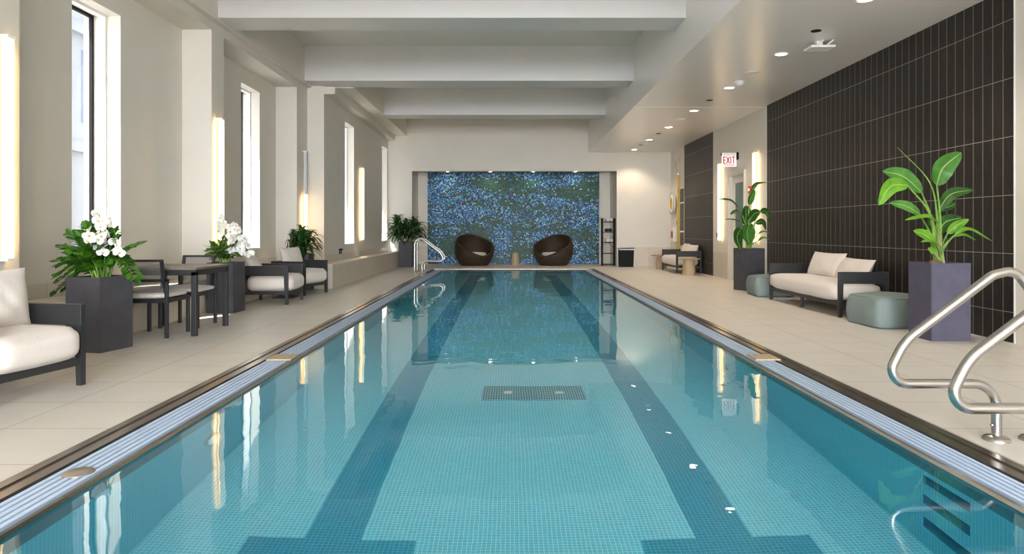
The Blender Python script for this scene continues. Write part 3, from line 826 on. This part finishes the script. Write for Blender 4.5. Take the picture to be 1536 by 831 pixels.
# poufs
def pouf(label, loc, rz, s=(.62, .64, .34)):
    t = thing('pouf', label, 'pouf', loc, rz, 'sage grey poufs')
    bm = puff_box(s[0], s[1], s[2], .03, .028, 16)
    for v in bm.verts:
        k = v.co.z/s[2]
        f = 1+.05*math.sin(PI*max(0, min(1, k)))-.04*max(0, k-.55)
        v.co.x *= f; v.co.y *= f
        v.co.x += .008*math.sin(11*v.co.y+3*v.co.z)*(k < .95); v.co.y += .008*math.sin(13*v.co.x+5*v.co.z)
    obj('cover', bm, M['pouf'], t, True)
    bm = B(); a, b_ = s[0]/2*.985, s[1]/2*.985; z = s[2]-.012
    pts = round_path([(-a, 0, z), (-a, -b_, z), (a, -b_, z), (a, b_, z), (-a, b_, z), (-a, 0, z)], .06, 5); tube(bm, pts, .006, 6); obj('piping', bm, M['pouf'], t, True)
pouf('sage grey fabric pouf between the sofa and the near right planter', (4.60, 8.28, 0), R(4), (.66, .66, .36))
pouf('sage grey fabric pouf between the sofa and the far right planter', (4.58, 12.05, 0), R(-4), (.60, .62, .34))

# dining table and chairs
t = thing('dining_table', 'square dark metal table with a weathered top by the left wall', 'table', (-3.80, 7.82, 0))
hw, hd = .40, .43
bm = B(); bbx(bm, -hw, hw, -hd, hd, .72, .745, .003); obj('tabletop', bm, M['tablewood'], t)
bm = B()
bx(bm, -hw, hw, -hd, -hd+.03, .66, .72); bx(bm, -hw, hw, hd-.03, hd, .66, .72); bx(bm, -hw, -hw+.03, -hd+.03, hd-.03, .66, .72); bx(bm, hw-.03, hw, -hd+.03, hd-.03, .66, .72)
obj('apron', bm, M['frame2'], t)
for sx in (-1, 1):
    for sy in (-1, 1):
        bm = B(); bbx(bm, *sorted((sx*hw, sx*(hw-.055))), *sorted((sy*hd, sy*(hd-.055))), 0, .70, .003); obj('leg', bm, M['frame2'], t)

def dining_chair(label, loc, rz):
    t = thing('dining_chair', label, 'chair', loc, rz, 'mesh-back chairs at the table'); w, d = .235, .26   # faces local +y, back at -y
    for sx in (-1, 1):
        x0, x1 = sorted((sx*w, sx*(w-.032)))
        bm = B(); bbx(bm, x0, x1, -d, -d+.04, 0, .63, .003); obj('leg', bm, M['frame2'], t)
        bm = B(); bbx(bm, x0, x1, d-.04, d, 0, .42, .003); obj('leg', bm, M['frame2'], t)
        bm = B()
        X0, X1 = sorted((sx*(w-.035), sx*(w-.065)))
        prism(bm, [(-d+.07, .42), (-d+.10, .42), (-d-.01, .835), (-d-.04, .835)], 'x', X0, X1); obj('back_post', bm, M['frame2'], t)
    bm = B()
    for s in (-1, 1): bbx(bm, *sorted((s*w, s*(w-.03))), -d+.04, d-.04, .375, .42, .003)
    bbx(bm, -w+.03, w-.03, -d, -d+.03, .375, .42, .003); bbx(bm, -w+.03, w-.03, d-.03, d, .375, .42, .003)
    obj('seat_frame', bm, M['frame2'], t)
    bm = B(); bbx(bm, -w, w, -d+.0, -d+.025, .60, .63, .003); obj('arm_rail', bm, M['frame2'], t)
    bm = B(); bbx(bm, -w+.035, w-.035, -d-.04, -d-.01, .815, .84, .003); obj('top_rail', bm, M['frame2'], t)
    bm = B(); quad(bm, (-w+.065, -d+.085, .43), (w-.065, -d+.085, .43), (w-.065, -d-.022, .815), (-w+.065, -d-.022, .815)); obj('mesh_back', bm, M['sling'], t)
    bm = puff_box(2*w-.03, 2*d-.05, .055, .008, .026, 8); o = obj('seat_cushion', bm, M['linen'], t, True); o.location = (0, 0, .42)
dining_chair('mesh-backed dining chair with its back to the camera', (-3.875, 7.51, 0), 0)
dining_chair('mesh-backed dining chair on the far side of the table, facing the camera', (-3.88, 8.24, 0), PI)

# wicker pod chairs
def pod(label, loc, rz):
    t = thing('pod_chair', label, 'wicker chair', loc, rz, 'round wicker chairs')       # opening faces local -y
    prof = [(0, .44), (.08, .50), (.2, .575), (.35, .63), (.5, .645), (.65, .635), (.8, .60), (.92, .54), (1.0, .47)]
    def rad(z):
        for (a, ra), (b_, rb) in zip(prof, prof[1:]):
            if z <= b_: return ra+(rb-ra)*(z-a)/(b_-a)
        return prof[-1][1]
    def rim(p): return .30+.70*((.5-.5*math.cos(p))**.72)
    n, mrow = 72, 22; bm = B(); uvl = bm.loops.layers.uv.new('UVMap'); G = {}
    rimpts = []
    for k in range(n+1):
        p = 2*PI*k/n; zr = rim(p)
        for j in range(mrow+1):
            z = zr*j/mrow
            for s in (0, 1):
                r = rad(z)-s*(.045 if j < mrow else .02); zz = z if s == 0 else max(z, .06)
                G[k, j, s] = (Vector((math.sin(p)*r, -math.cos(p)*r+ .02*z, zz)), (k/n, z))
        rimpts.append((G[k, mrow, 0][0]+G[k, mrow, 1][0])/2)
    V = {}
    def vert(k, j, s):
        kk = k % n
        if (kk, j, s) not in V: V[kk, j, s] = bm.verts.new(G[kk, j, s][0])
        return V[kk, j, s]
    def face(keys):
        f = bm.faces.new([vert(*q) for q in keys])
        for l, q in zip(f.loops, keys): l[uvl].uv = G[q][1]
    for k in range(n):
        for j in range(mrow):
            face([(k, j, 0), (k+1, j, 0), (k+1, j+1, 0), (k, j+1, 0)]); face([(k, j, 1), (k, j+1, 1), (k+1, j+1, 1), (k+1, j, 1)])
    obj('shell', bm, M['wicker'], t, True)
    bm = B(); tube(bm, rimpts, .032, 10, False); uv = bm.loops.layers.uv.new('UVMap')
    for f in bm.faces:
        for l in f.loops: l[uv].uv = (l.vert.co.x*.6, l.vert.co.z*.9)
    obj('rim', bm, M['wicker'], t, True)
    bm = B(); lathe(bm, [(0, .29), (.52, .29)], 32); uv = bm.loops.layers.uv.new('UVMap')
    for f in bm.faces:
        for l in f.loops: l[uv].uv = (l.vert.co.x, l.vert.co.y)
    obj('seat_deck', bm, M['wicker'], t)
    bm = B(); lathe(bm, [(0, .295), (.33, .295), (.38, .32), (.39, .37), (.35, .42), (0, .44)], 32); obj('seat_cushion', bm, M['linen'], t, True)
pod('round brown wicker pod chair left of the drum stool', (-1.17, 22.45, 0), R(30))
pod('round brown wicker pod chair right of the drum stool', (1.43, 22.45, 0), R(-30))

# towel rack
t = thing('towel_rack', 'tall narrow black shelf rack at the right end of the mural', 'shelf rack', (3.185, 22.15, 0))
w, dd, hh = .215, .14, 1.54
for sx in (-1, 1):
    for sy in (-1, 1):
        bm = B(); bx(bm, *sorted((sx*w, sx*(w-.035))), *sorted((sy*dd, sy*(dd-.035))), 0, hh); obj('post', bm, M['black'], t)
ZSH = (.05, .40, .755, 1.09, 1.42)
for z in ZSH:
    bm = B(); bx(bm, -w+.035, w-.035, -dd, dd, z-.012, z+.012); obj('shelf', bm, M['black'], t)
for s in (-1, 1):
    bm = B(); tube(bm, [(-s*(w-.03), dd-.02, .60), (s*(w-.03), dd-.02, .93)], .007, 6); obj('cross_brace', bm, M['black'], t)
def roll(x, z, mat, label):
    t = B(); lathe(t, [(0, 0), (.028, 0), (.03, .004), (.048, .004), (.054, .012), (.054, .23), (.048, .238), (0, .238)], 20)
    bm = B(); merge(bm, t, Matrix.Rotation(-PI/2, 4, 'X'))
    o = obj('rolled_towel', bm, mat, None, True, (3.185+x, 22.15-.125, z+.0675)); tag(o, label, 'towel', 'rolled towels on the rack')
roll(-.03, 1.42, M['towel'], 'white rolled towel on the top rack shelf, left one'); roll(.085, 1.42, M['towel'], 'white rolled towel on the top rack shelf, right one')
for x, nm in ((-.05, 'left one'), (.06, 'middle one')): roll(x, 1.09, M['navy'], 'navy rolled towel on the second rack shelf, '+nm)
roll(.115+.01, 1.09+.0, M['navy'], 'navy rolled towel on the second rack shelf, right one') if False else None
for x, nm in ((-.03, 'left one'), (.09, 'right one')): roll(x, .755, M['towel'], 'white rolled towel on the middle rack shelf, '+nm)
# hamper
t = thing('laundry_hamper', 'black laundry hamper with white liner against the back wall', 'hamper', (3.655, 21.52, 0))
bm = B(); prism(bm, [(-.205, 0), (.205, 0), (.225, .53), (-.225, .53)], 'y', -.17, .17); obj('basket', bm, M['black'], t)
bm = B(); bx(bm, -.23, .23, -.175, .175, .53, .56); obj('liner', bm, M['towel'], t)
bm = B(); prism(bm, [(-.235, .562), (.245, .575), (.245, .60), (-.235, .585)], 'y', -.185, .18); obj('lid', bm, M['frame2'], t)

# ------------------------------------------------------------------ plants
def blade(bm, pts, width, nhint=(0, -1, .3), prof='leaf', fold=.25, n=10, wav=0):
    uvl = bm.loops.layers.uv.verify()
    P = smooth_path(pts, max(2, n//max(1, len(pts)-1))) if len(pts) > 2 else [Vector(pts[0]).lerp(Vector(pts[1]), i/n) for i in range(n+1)]
    m = len(P)-1; nh = Vector(nhint); rows = []
    for i, p in enumerate(P):
        tt = i/m; T = (P[min(i+1, m)]-P[max(i-1, 0)])
        if T.length < 1e-9: T = Vector((0, 0, 1))
        T.normalize(); side = T.cross(nh)
        if side.length < 1e-4: side = T.orthogonal()
        side.normalize(); up = side.cross(T)
        if prof == 'leaf': w = math.sin(PI*min(1, tt**.85*.97+.03))**.6
        elif prof == 'oval': w = math.sin(PI*(tt*.96+.02))**.75
        elif prof == 'strap': w = min(1, .35+tt*3)*(1-tt**3)**.8
        else: w = 1-tt
        w = max(w, .02)*width/2
        f = up*(fold*w)
        wz = up*(wav*math.sin(tt*17)*w)
        rows.append([bm.verts.new(p+side*w+f+wz), bm.verts.new(p+side*w*.5+f*.4), bm.verts.new(p), bm.verts.new(p-side*w*.5+f*.4), bm.verts.new(p-side*w+f-wz)])
    for i, (a, b_) in enumerate(zip(rows, rows[1:])):
        for q in range(4):
            fc = bm.faces.new((a[q], a[q+1], b_[q+1], b_[q]))
            for lp, (uu, vv) in zip(fc.loops, ((i, q), (i, q+1), (i+1, q+1), (i+1, q))): lp[uvl].uv = (uu/m, vv/4)

def planter(name, label, cat, loc, rz, size, h, mat, group):
    t = thing(name, label, cat, loc, rz, group); s = size/2; wl = .022
    bm = B()
    t2 = bmesh.new(); bx(t2, -s, s, -s, s, 0, h)
    bmesh.ops.delete(t2, geom=[f for f in t2.faces if f.normal.z > .9 or all(abs(v.co.z-h) < 1e-6 for v in f.verts)], context='FACES')
    bmesh.ops.bevel(t2, geom=[e for e in t2.edges if abs((e.verts[0].co-e.verts[1].co).normalized().z) > .9], offset=.006, segments=2, affect='EDGES'); merge(bm, t2)
    for (x0, x1, y0, y1) in ((-s+.002, s-.002, -s+.002, -s+wl), (-s+.002, s-.002, s-wl, s-.002), (-s+.002, -s+wl, -s+wl, s-wl), (s-wl, s-.002, -s+wl, s-wl)): bx(bm, x0, x1, y0, y1, h-.08, h+.001)
    obj('planter', bm, mat, t)
    bm = B(); n = 8; g = {}
    rr = random.Random(3)
    for i in range(n+1):
        for j in range(n+1): g[i, j] = bm.verts.new((-s+wl+(2*s-2*wl)*i/n, -s+wl+(2*s-2*wl)*j/n, h-.045+rr.uniform(0, .03)))
    for i in range(n):
        for j in range(n): bm.faces.new((g[i, j], g[i+1, j], g[i+1, j+1], g[i, j+1]))
    obj('soil', bm, M['soil'], t)
    return t

def flower_mesh():
    bm = B()
    def petal(ang, L, W, cup, back):
        c, s = math.cos(ang), math.sin(ang); n = 8; ctr = bm.verts.new((c*L*.5, -cup*.4+back, s*L*.5)); ring = []
        for k in range(n*2):
            a = PI*k/n; u = L*.5+L*.5*math.cos(a); v = W*.5*math.sin(a)*(1 if u > L*.25 else .75)
            ring.append(bm.verts.new((c*u-s*v, -cup*(u/L)**2*.2+back+cup*abs(v/W)*.5, s*u+c*v)))
        for k in range(n*2): bm.faces.new((ctr, ring[k], ring[(k+1) % (2*n)]))
    for a in (90, 215, 325): petal(R(a), .042, .030, .01, .004)
    for a in (8, 172): petal(R(a), .046, .052, .014, 0)
    me = bpy.data.meshes.new('orchid_flower'); bm.to_mesh(me); bm.free(); me.materials.append(M['petal'])
    for p in me.polygons: p.use_smooth = True
    b2 = B(); lathe(b2, [(0, 0), (.008, .006), (.010, .012), (.004, .022), (0, .024)], 8)
    m2 = bpy.data.meshes.new('lip'); b2.to_mesh(m2); b2.free(); m2.materials.append(M['lip']); m2.transform(Matrix.Rotation(R(110), 4, 'X'))
    return me, m2
FM, LM = flower_mesh()
def orchid(t, base, tips, rng, nf=9, sc=1.0):
    bm = B(); flowers = []
    for tip in tips:
        b_ = Vector(base)+Vector((rng.uniform(-.04, .04), rng.uniform(-.04, .04), 0)); e = Vector(tip)
        mid = b_.lerp(e, .45); mid.z = max(b_.z, e.z)+.06
        top = b_.lerp(e, .72); top.z = max(e.z, mid.z)+.03
        P = smooth_path([b_, b_.lerp(mid, .55)+Vector((0, 0, .03)), mid, top, e], 8); tube(bm, P, .0035, 5)
        m = len(P)
        for i in range(nf):
            q = P[int(m*(.42+.57*i/(nf-1)))-1 if int(m*(.42+.57*i/(nf-1))) > 0 else 0]
            flowers.append(q+Vector((rng.uniform(-.065, .065), rng.uniform(-.07, .02), rng.uniform(-.06, .04))))
    obj('orchid_stem', bm, M['stem'], t, True)
    for f in flowers:
        o = bpy.data.objects.new('orchid_flower', FM); C.objects.link(o); o.parent = t; o.location = f
        o.rotation_euler = (R(rng.uniform(-25, 15)), R(rng.uniform(-25, 25)), R(rng.uniform(-45, 70))); k = sc*rng.uniform(.95, 1.3); o.scale = (k, k, k)
        l = bpy.data.objects.new('lip', LM); C.objects.link(l); l.parent = o

def zz_plant(t, h, specs, mat, rng, ll=.085, lw=.042, xmin=-9):
    bm = B(); bs = B()
    for (dx, dy, dz, bend) in specs:
        b_ = Vector((rng.uniform(-.07, .07), rng.uniform(-.07, .07), h-.03)); e = b_+Vector((dx, dy, dz))
        mid = b_.lerp(e, .5)+Vector((-dx*.12, -dy*.12, bend))
        P = smooth_path([b_, mid, e], 9); tube(bs, P, [.008*(1-.7*i/(len(P)-1)) for i in range(len(P))], 5)
        m = len(P)
        for i in range(4, m):
            T = (P[min(i+1, m-1)]-P[i-1]).normalized(); S_ = T.cross(Vector((0, -.35, 1)))
            if S_.length < .01: S_ = Vector((1, 0, 0))
            S_.normalize(); f = ll*(1-.35*abs(i/m-.55))
            for s in (-1, 1):
                d_ = (S_*s*.85+T*.55+Vector((0, rng.uniform(-.3, .1), rng.uniform(-.1, .3)))).normalized()
                p0 = P[i]; blade(bm, [p0, p0+d_*f*.5+Vector((0, 0, .008)), p0+d_*f], lw*rng.uniform(.85, 1.15), (rng.uniform(-.4, .4), -.6, 1), 'oval', .2, 6)
        blade(bm, [P[-1], P[-1]+(P[-1]-P[-3]).normalized()*ll], lw, (0, -.6, 1), 'oval', .2, 6)
    for v in bm.verts: v.co.x = max(v.co.x, xmin)
    obj('stems', bs, M['stem'], t, True); obj('foliage', bm, mat, t, True)

rng = random.Random(11)
# nearest left planter: zz plant and white orchids
t = planter('potted_plant', 'dark square planter with leafy green plant and white orchids, nearest on the left', 'potted plant', (-3.976, 6.62, 0), R(-14), .40, .705, M['planter'], 'square planters')
sp = [(-.36, -.12, .05, .16), (-.2, -.1, .1, .12), (-.05, -.1, .48, .0), (.12, 0, .44, .0), (-.22, .02, .5, .0), (-.30, -.02, .42, .03), (.05, -.06, .5, 0), (.30, -.04, .38, .05), (-.43, -.08, -.12, .14), (-.40, -.05, .14, .10), (-.46, -.02, -.02, .16), (-.42, .05, -.10, .18), (-.30, -.10, .30, .06), (-.20, -.05, .42, .03), (-.10, -.12, .40, .02), (-.14, .10, .46, .02),
      (.02, -.12, .36, .02), (.10, .05, .38, .03), (.18, -.08, .30, .05), (.26, -.02, .26, .08), (.34, .0, .16, .14), (.36, -.06, .02, .2), (.05, -.2, .22, .06), (-.12, -.2, .24, .06), (-.24, -.16, .18, .08), (.18, -.16, .14, .1), (.0, .15, .44, .0), (-.33, .0, .24, .08), (.29, .1, .33, .06), (-.05, -.18, .3, .04)]
zz_plant(t, .705, sp, M['zz'], rng, .092, .054)
orchid(t, (.05, 0, .68), [(.24, -.2, 1.02), (.20, -.14, 1.14), (.34, -.14, .98), (.10, -.12, 1.20), (.13, -.2, 1.04), (.28, -.1, 1.1)], rng, 4, 1.0)
# second left planter
t = planter('potted_plant', 'dark square planter with many white orchids, beside the dining table', 'potted plant', (-4.01, 9.64, 0), R(-3), .38, .70, M['planter'], 'square planters')
sp = [(.30*math.cos(a), .26*math.sin(a), rng.uniform(.08, .28), .08) for a in [k*PI*2/16 for k in range(16)]] + [(rng.uniform(-.2, .2), rng.uniform(-.2, .1), rng.uniform(.26, .38), .02) for _ in range(8)]
zz_plant(t, .70, sp, M['orchidleaf'], rng, .07, .032, xmin=-.21)
orchid(t, (-.05, 0, .68), [(.32, -.14, .84), (.36, -.08, .92), (.36, -.12, 1.0), (.28, -.16, 1.06), (.14, -.12, 1.15), (.0, -.08, 1.20), (.38, .0, .80)], rng, 6, 1.15)

def dracaena(t, h, heads, rng, L=.42, W=.05, per=26, xmin=-9, ymax=9):
    bm = B(); bs = B()
    for (x, y, z) in heads:
        tube(bs, [(x*.35, y*.35, h-.04), (x*.8, y*.8, h+z*.5), (x, y, h+z)], .012, 6)
        for k in range(per):
            a = 2.399*k+rng.uniform(-.3, .3); el = R(85-110*(k/per)+rng.uniform(-12, 12)); f = L*rng.uniform(.75, 1.1)
            d_ = Vector((math.cos(a)*math.cos(el), math.sin(a)*math.cos(el), math.sin(el)))
            o_ = Vector((math.cos(a), math.sin(a), 0)); p0 = Vector((x, y, h+z-.10*(k/per)))
            tip = p0+d_*f*.62+o_*f*.30+Vector((0, 0, -f*.30*(1 if el < 1 else .3)))
            blade(bm, [p0, p0+d_*f*.5+o_*f*.05, tip], W*rng.uniform(.8, 1.15), (o_.x*-.2, o_.y*-.2, 1), 'strap', .3, 8)
    for v in bm.verts: v.co.x = max(v.co.x, xmin); v.co.y = min(v.co.y, ymax)
    obj('stems', bs, M['stem'], t, True); obj('foliage', bm, M['drac'], t, True)
t = planter('potted_plant', 'dark planter with a bushy drooping plant, half hidden behind the angled armchair', 'potted plant', (-4.03, 13.19, 0), 0, .38, .70, M['planter'], 'square planters')
dracaena(t, .70, [(0, 0, .30), (.12, -.06, .20), (-.12, -.04, .18), (.02, .12, .24), (.0, -.1, .14)], rng, .50, .075, 24, xmin=-.20)
t = planter('potted_plant', 'tall dark planter with a strappy green plant in the far left corner', 'potted plant', (-3.268, 21.52, 0), 0, .43, .805, M['planter'], 'square planters')
dracaena(t, .805, [(-.28, -.12, .55), (.0, 0, .42), (.26, -.02, .48), (-.16, -.08, .30), (.16, -.14, .28), (.34, .0, .26), (-.34, -.1, .22)], rng, .58, .085, 30, xmin=-.60, ymax=.205)

# birds of paradise: leaf list in photo-measured offsets (metres from the planter's top centre)
def bird(t, h, leaves, spear=None):
    for i, (mat, w, off, pts, kind) in enumerate(leaves):
        # pts: petiole start excluded; list of (x, z); first = blade base, last = tip
        dy = off
        bb = Vector((pts[0][0], dy*.7, h+pts[0][1]))
        base = Vector((random.Random(i).uniform(-.05, .05), random.Random(i+50).uniform(-.05, .05), h-.04))
        mid = base.lerp(bb, .55); mid.x = base.x+(bb.x-base.x)*.35; mid.z = base.z+(bb.z-base.z)*.62
        bs = B(); P = smooth_path([base, mid, bb], 8); tube(bs, P, [.016-.009*k/(len(P)-1) for k in range(len(P))], 7)
        Q = [Vector((x, dy*(.7+.3*k/(len(pts)-1)), h+z)) for k, (x, z) in enumerate(pts)]
        tube(bs, [q+Vector((0, .004, 0)) for q in (smooth_path(Q, 5) if len(Q) > 2 else Q)][:-1], .004, 5)
        o = obj('stalk', bs, M['stem'], t, True)
        bm = B(); nh = {'face': (.1, -1, .25), 'top': (0, -.55, 1), 'under': (.2, -.8, -.5)}[kind]
        blade(bm, Q, w, nh, 'leaf', .22 if kind == 'face' else .35, 16, .05)
        obj('leaf', bm, M[mat], t, True)
    if spear:
        bm = B(); P = smooth_path([(0, 0, h-.04)]+[(x, y, h+z) for x, y, z in spear], 8); tube(bm, P, [.013*(1-.85*(k/(len(P)-1))**1.5) for k in range(len(P))], 7); obj('spear', bm, M['stem'], t, True)
    bm = B(); rr = random.Random(2)
    for k in range(7):
        a = k*.9; tube(bm, [(.05*math.cos(a), .05*math.sin(a), h-.04), (.03*math.cos(a), .03*math.sin(a), h+.12), (.02*math.cos(a)-.01, .02*math.sin(a), h+rr.uniform(.2, .34))], [.016, .013, .006], 6)
    obj('sheaths', bm, M['stem_tan'], t, True)
# near right plant: scale at Y 7.27 -> 7.1 mm per px (crop px / 2.518)
def conv(L, x0, y0, k):
    return [(m, w*k, off, [((x-x0)*k, (y0-y)*k) for x, y in pts], kd) for (m, w, off, pts, kd) in L]
k5 = 7.27/1024/2.518
L5 = [('bop_mid', 78, .02, [(765, 195), (790, 130), (860, 72)], 'face'), ('bop_mid', 62, -.06, [(695, 222), (625, 165), (545, 145)], 'face'),
      ('bop_bright', 56, -.16, [(628, 198), (560, 205), (512, 275)], 'face'), ('bop_mid', 40, .05, [(705, 305), (655, 275), (592, 262)], 'face'),
      ('bop_bright', 30, -.2, [(738, 342), (690, 318), (600, 330)], 'top'), ('bop_bright', 40, -.1, [(742, 415), (700, 385), (652, 368)], 'face'),
      ('bop_bright', 22, -.22, [(742, 425), (700, 408), (655, 410)], 'top'), ('bop_bright', 24, -.1, [(735, 452), (722, 442), (706, 434)], 'face'),
      ('bop_dark', 44, .08, [(782, 290), (830, 230), (918, 212)], 'face'), ('bop_dark', 26, .15, [(790, 292), (840, 275), (870, 262)], 'face'),
      ('bop_dark', 52, .10, [(785, 375), (815, 335), (880, 318)], 'face'), ('bop_bright', 34, -.05, [(795, 378), (825, 350), (872, 325)], 'face'),
      ('bop_bright', 26, -.18, [(805, 380), (850, 365), (930, 410)], 'top'), ('bop_bright', 22, -.12, [(800, 392), (840, 385), (882, 405)], 'top'),
      ('bop_dark', 30, .12, [(765, 360), (760, 335), (772, 305)], 'face')]
t = planter('potted_plant', 'tall violet-grey planter with a large bird of paradise, nearest on the right', 'potted plant', (4.57, 7.275, 0), 0, .412, .808, M['planter_violet'], 'square planters')
bird(t, .808, conv(L5, 770, 488, k5), [(-.03*1, -.02, .45), (-.13, -.05, .85), (-.5, -.1, 1.215)])
bm = B(); rr = random.Random(5)
bm2 = puff_box(.12, .07, .05, .01, .02, 5); merge(bm, bm2, Matrix.Translation((-.11, -.12, .78)))
obj('bark_piece', bm, M['soil'], t, True)
k6 = 13.14/1024/4.37
L6 = [('bop_mid', 48, .05, [(278, 425), (295, 380), (330, 328)], 'face'), ('bop_dark', 30, .1, [(300, 345), (350, 290), (437, 276)], 'top'),
      ('bop_dark', 38, .05, [(190, 448), (140, 405), (45, 393)], 'top'), ('bop_dark', 34, -.1, [(205, 500), (150, 475), (98, 495)], 'top'),
      ('bop_dark', 22, -.1, [(205, 558), (140, 530), (52, 525)], 'top'), ('bop_mid', 104, -.22, [(228, 560), (205, 620), (215, 692)], 'face'),
      ('bop_dark', 78, -.18, [(172, 585), (138, 640), (162, 728)], 'face'), ('bop_dark', 96, .08, [(255, 560), (262, 500), (265, 430)], 'face'),
      ('bop_dark', 66, .02, [(268, 540), (310, 490), (362, 468)], 'face'), ('bop_dark', 46, -.06, [(345, 470), (390, 475), (413, 535)], 'face'),
      ('bop_dark', 40, -.1, [(300, 550), (350, 540), (374, 595)], 'face'), ('bop_mid', 18, -.15, [(310, 620), (350, 604), (402, 622)], 'top'),
      ('bop_mid', 22, -.15, [(312, 665), (345, 645), (392, 658)], 'top'), ('bop_dark', 72, .05, [(290, 660), (290, 600), (300, 550)], 'face'),
      ('bop_mid', 40, -.05, [(240, 640), (238, 590), (232, 540)], 'face')]
t = planter('potted_plant', 'tall dark planter with a bird of paradise plant in front of the exit door', 'potted plant', (4.60, 13.14, 0), R(18), .41, .806, M['planter'], 'square planters')
t.rotation_euler = (0, 0, R(18))
bird(t, .806, conv(L6, 268, 712, k6))

# ------------------------------------------------------------------ camera, sun, sky
cam = bpy.data.cameras.new('camera'); co = bpy.data.objects.new('camera', cam); C.objects.link(co)
co.location = (0, 0, H); co.rotation_euler = (PI/2, 0, 0); cam.sensor_width = 36; cam.lens = 24
cam.shift_x = (768-765)/1536; cam.shift_y = -(415.5-345.4)/1536; cam.clip_start = .05; cam.clip_end = 300
S.camera = co
dvec = Vector((1, 1.5, -2.95))
lamp('SUN', 'sun', (-20, -20, 30), dvec.to_track_quat('-Z', 'Y').to_euler(), 10.0, (1, .95, .87), angle=R(.6))
W_ = bpy.data.worlds.new('sky'); S.world = W_; W_.use_nodes = True
wt = W_.node_tree; bg = wt.nodes['Background']; bg.inputs[0].default_value = (.90, .95, 1.0, 1)
tcw = wt.nodes.new('ShaderNodeTexCoord'); spw = wt.nodes.new('ShaderNodeSeparateXYZ'); wt.links.new(tcw.outputs['Generated'], spw.inputs[0])
def wm(op, a, b):
    nd = wt.nodes.new('ShaderNodeMath'); nd.operation = op
    for i, v in enumerate((a, b)):
        if isinstance(v, (int, float)): nd.inputs[i].default_value = v
        else: wt.links.new(v, nd.inputs[i])
    return nd.outputs[0]
# sky: added bright lobe behind the camera, fills the room through the rear opening
rear_fill = wm('POWER', wm('MAXIMUM', wm('MULTIPLY', spw.outputs[1], -1.0), 0.0), 8.0)
wt.links.new(wm('ADD', wm('MULTIPLY', rear_fill, 10.5), .85), bg.inputs[1])
def portal(loc, rot, sx, sy):
    l = bpy.data.lights.new('window_portal', 'AREA'); l.shape = 'RECTANGLE'; l.size = sx; l.size_y = sy; l.cycles.is_portal = True
    o = bpy.data.objects.new('window_portal', l); C.objects.link(o); o.location = loc; o.rotation_euler = rot
if 0:
  for xo, ws in ((XNO-.02, WN), (XFO-.02, WF)):
    for a, b_ in ws: portal((xo, (a+b_)/2, (Z0+Z1)/2), (0, R(-90), 0), Z1-Z0, b_-a)
#portal((.4, YR-.1, 2.2), (R(90), 0, 0), 8.0, 4.4)
S.view_settings.view_transform = 'Standard'; S.view_settings.look = 'None'; S.view_settings.exposure = 1.38
S.cycles.use_denoising = True
S.cycles.sample_clamp_indirect = 6
S.cycles.max_bounces = 14; S.cycles.diffuse_bounces = 6; S.cycles.transparent_max_bounces = 24
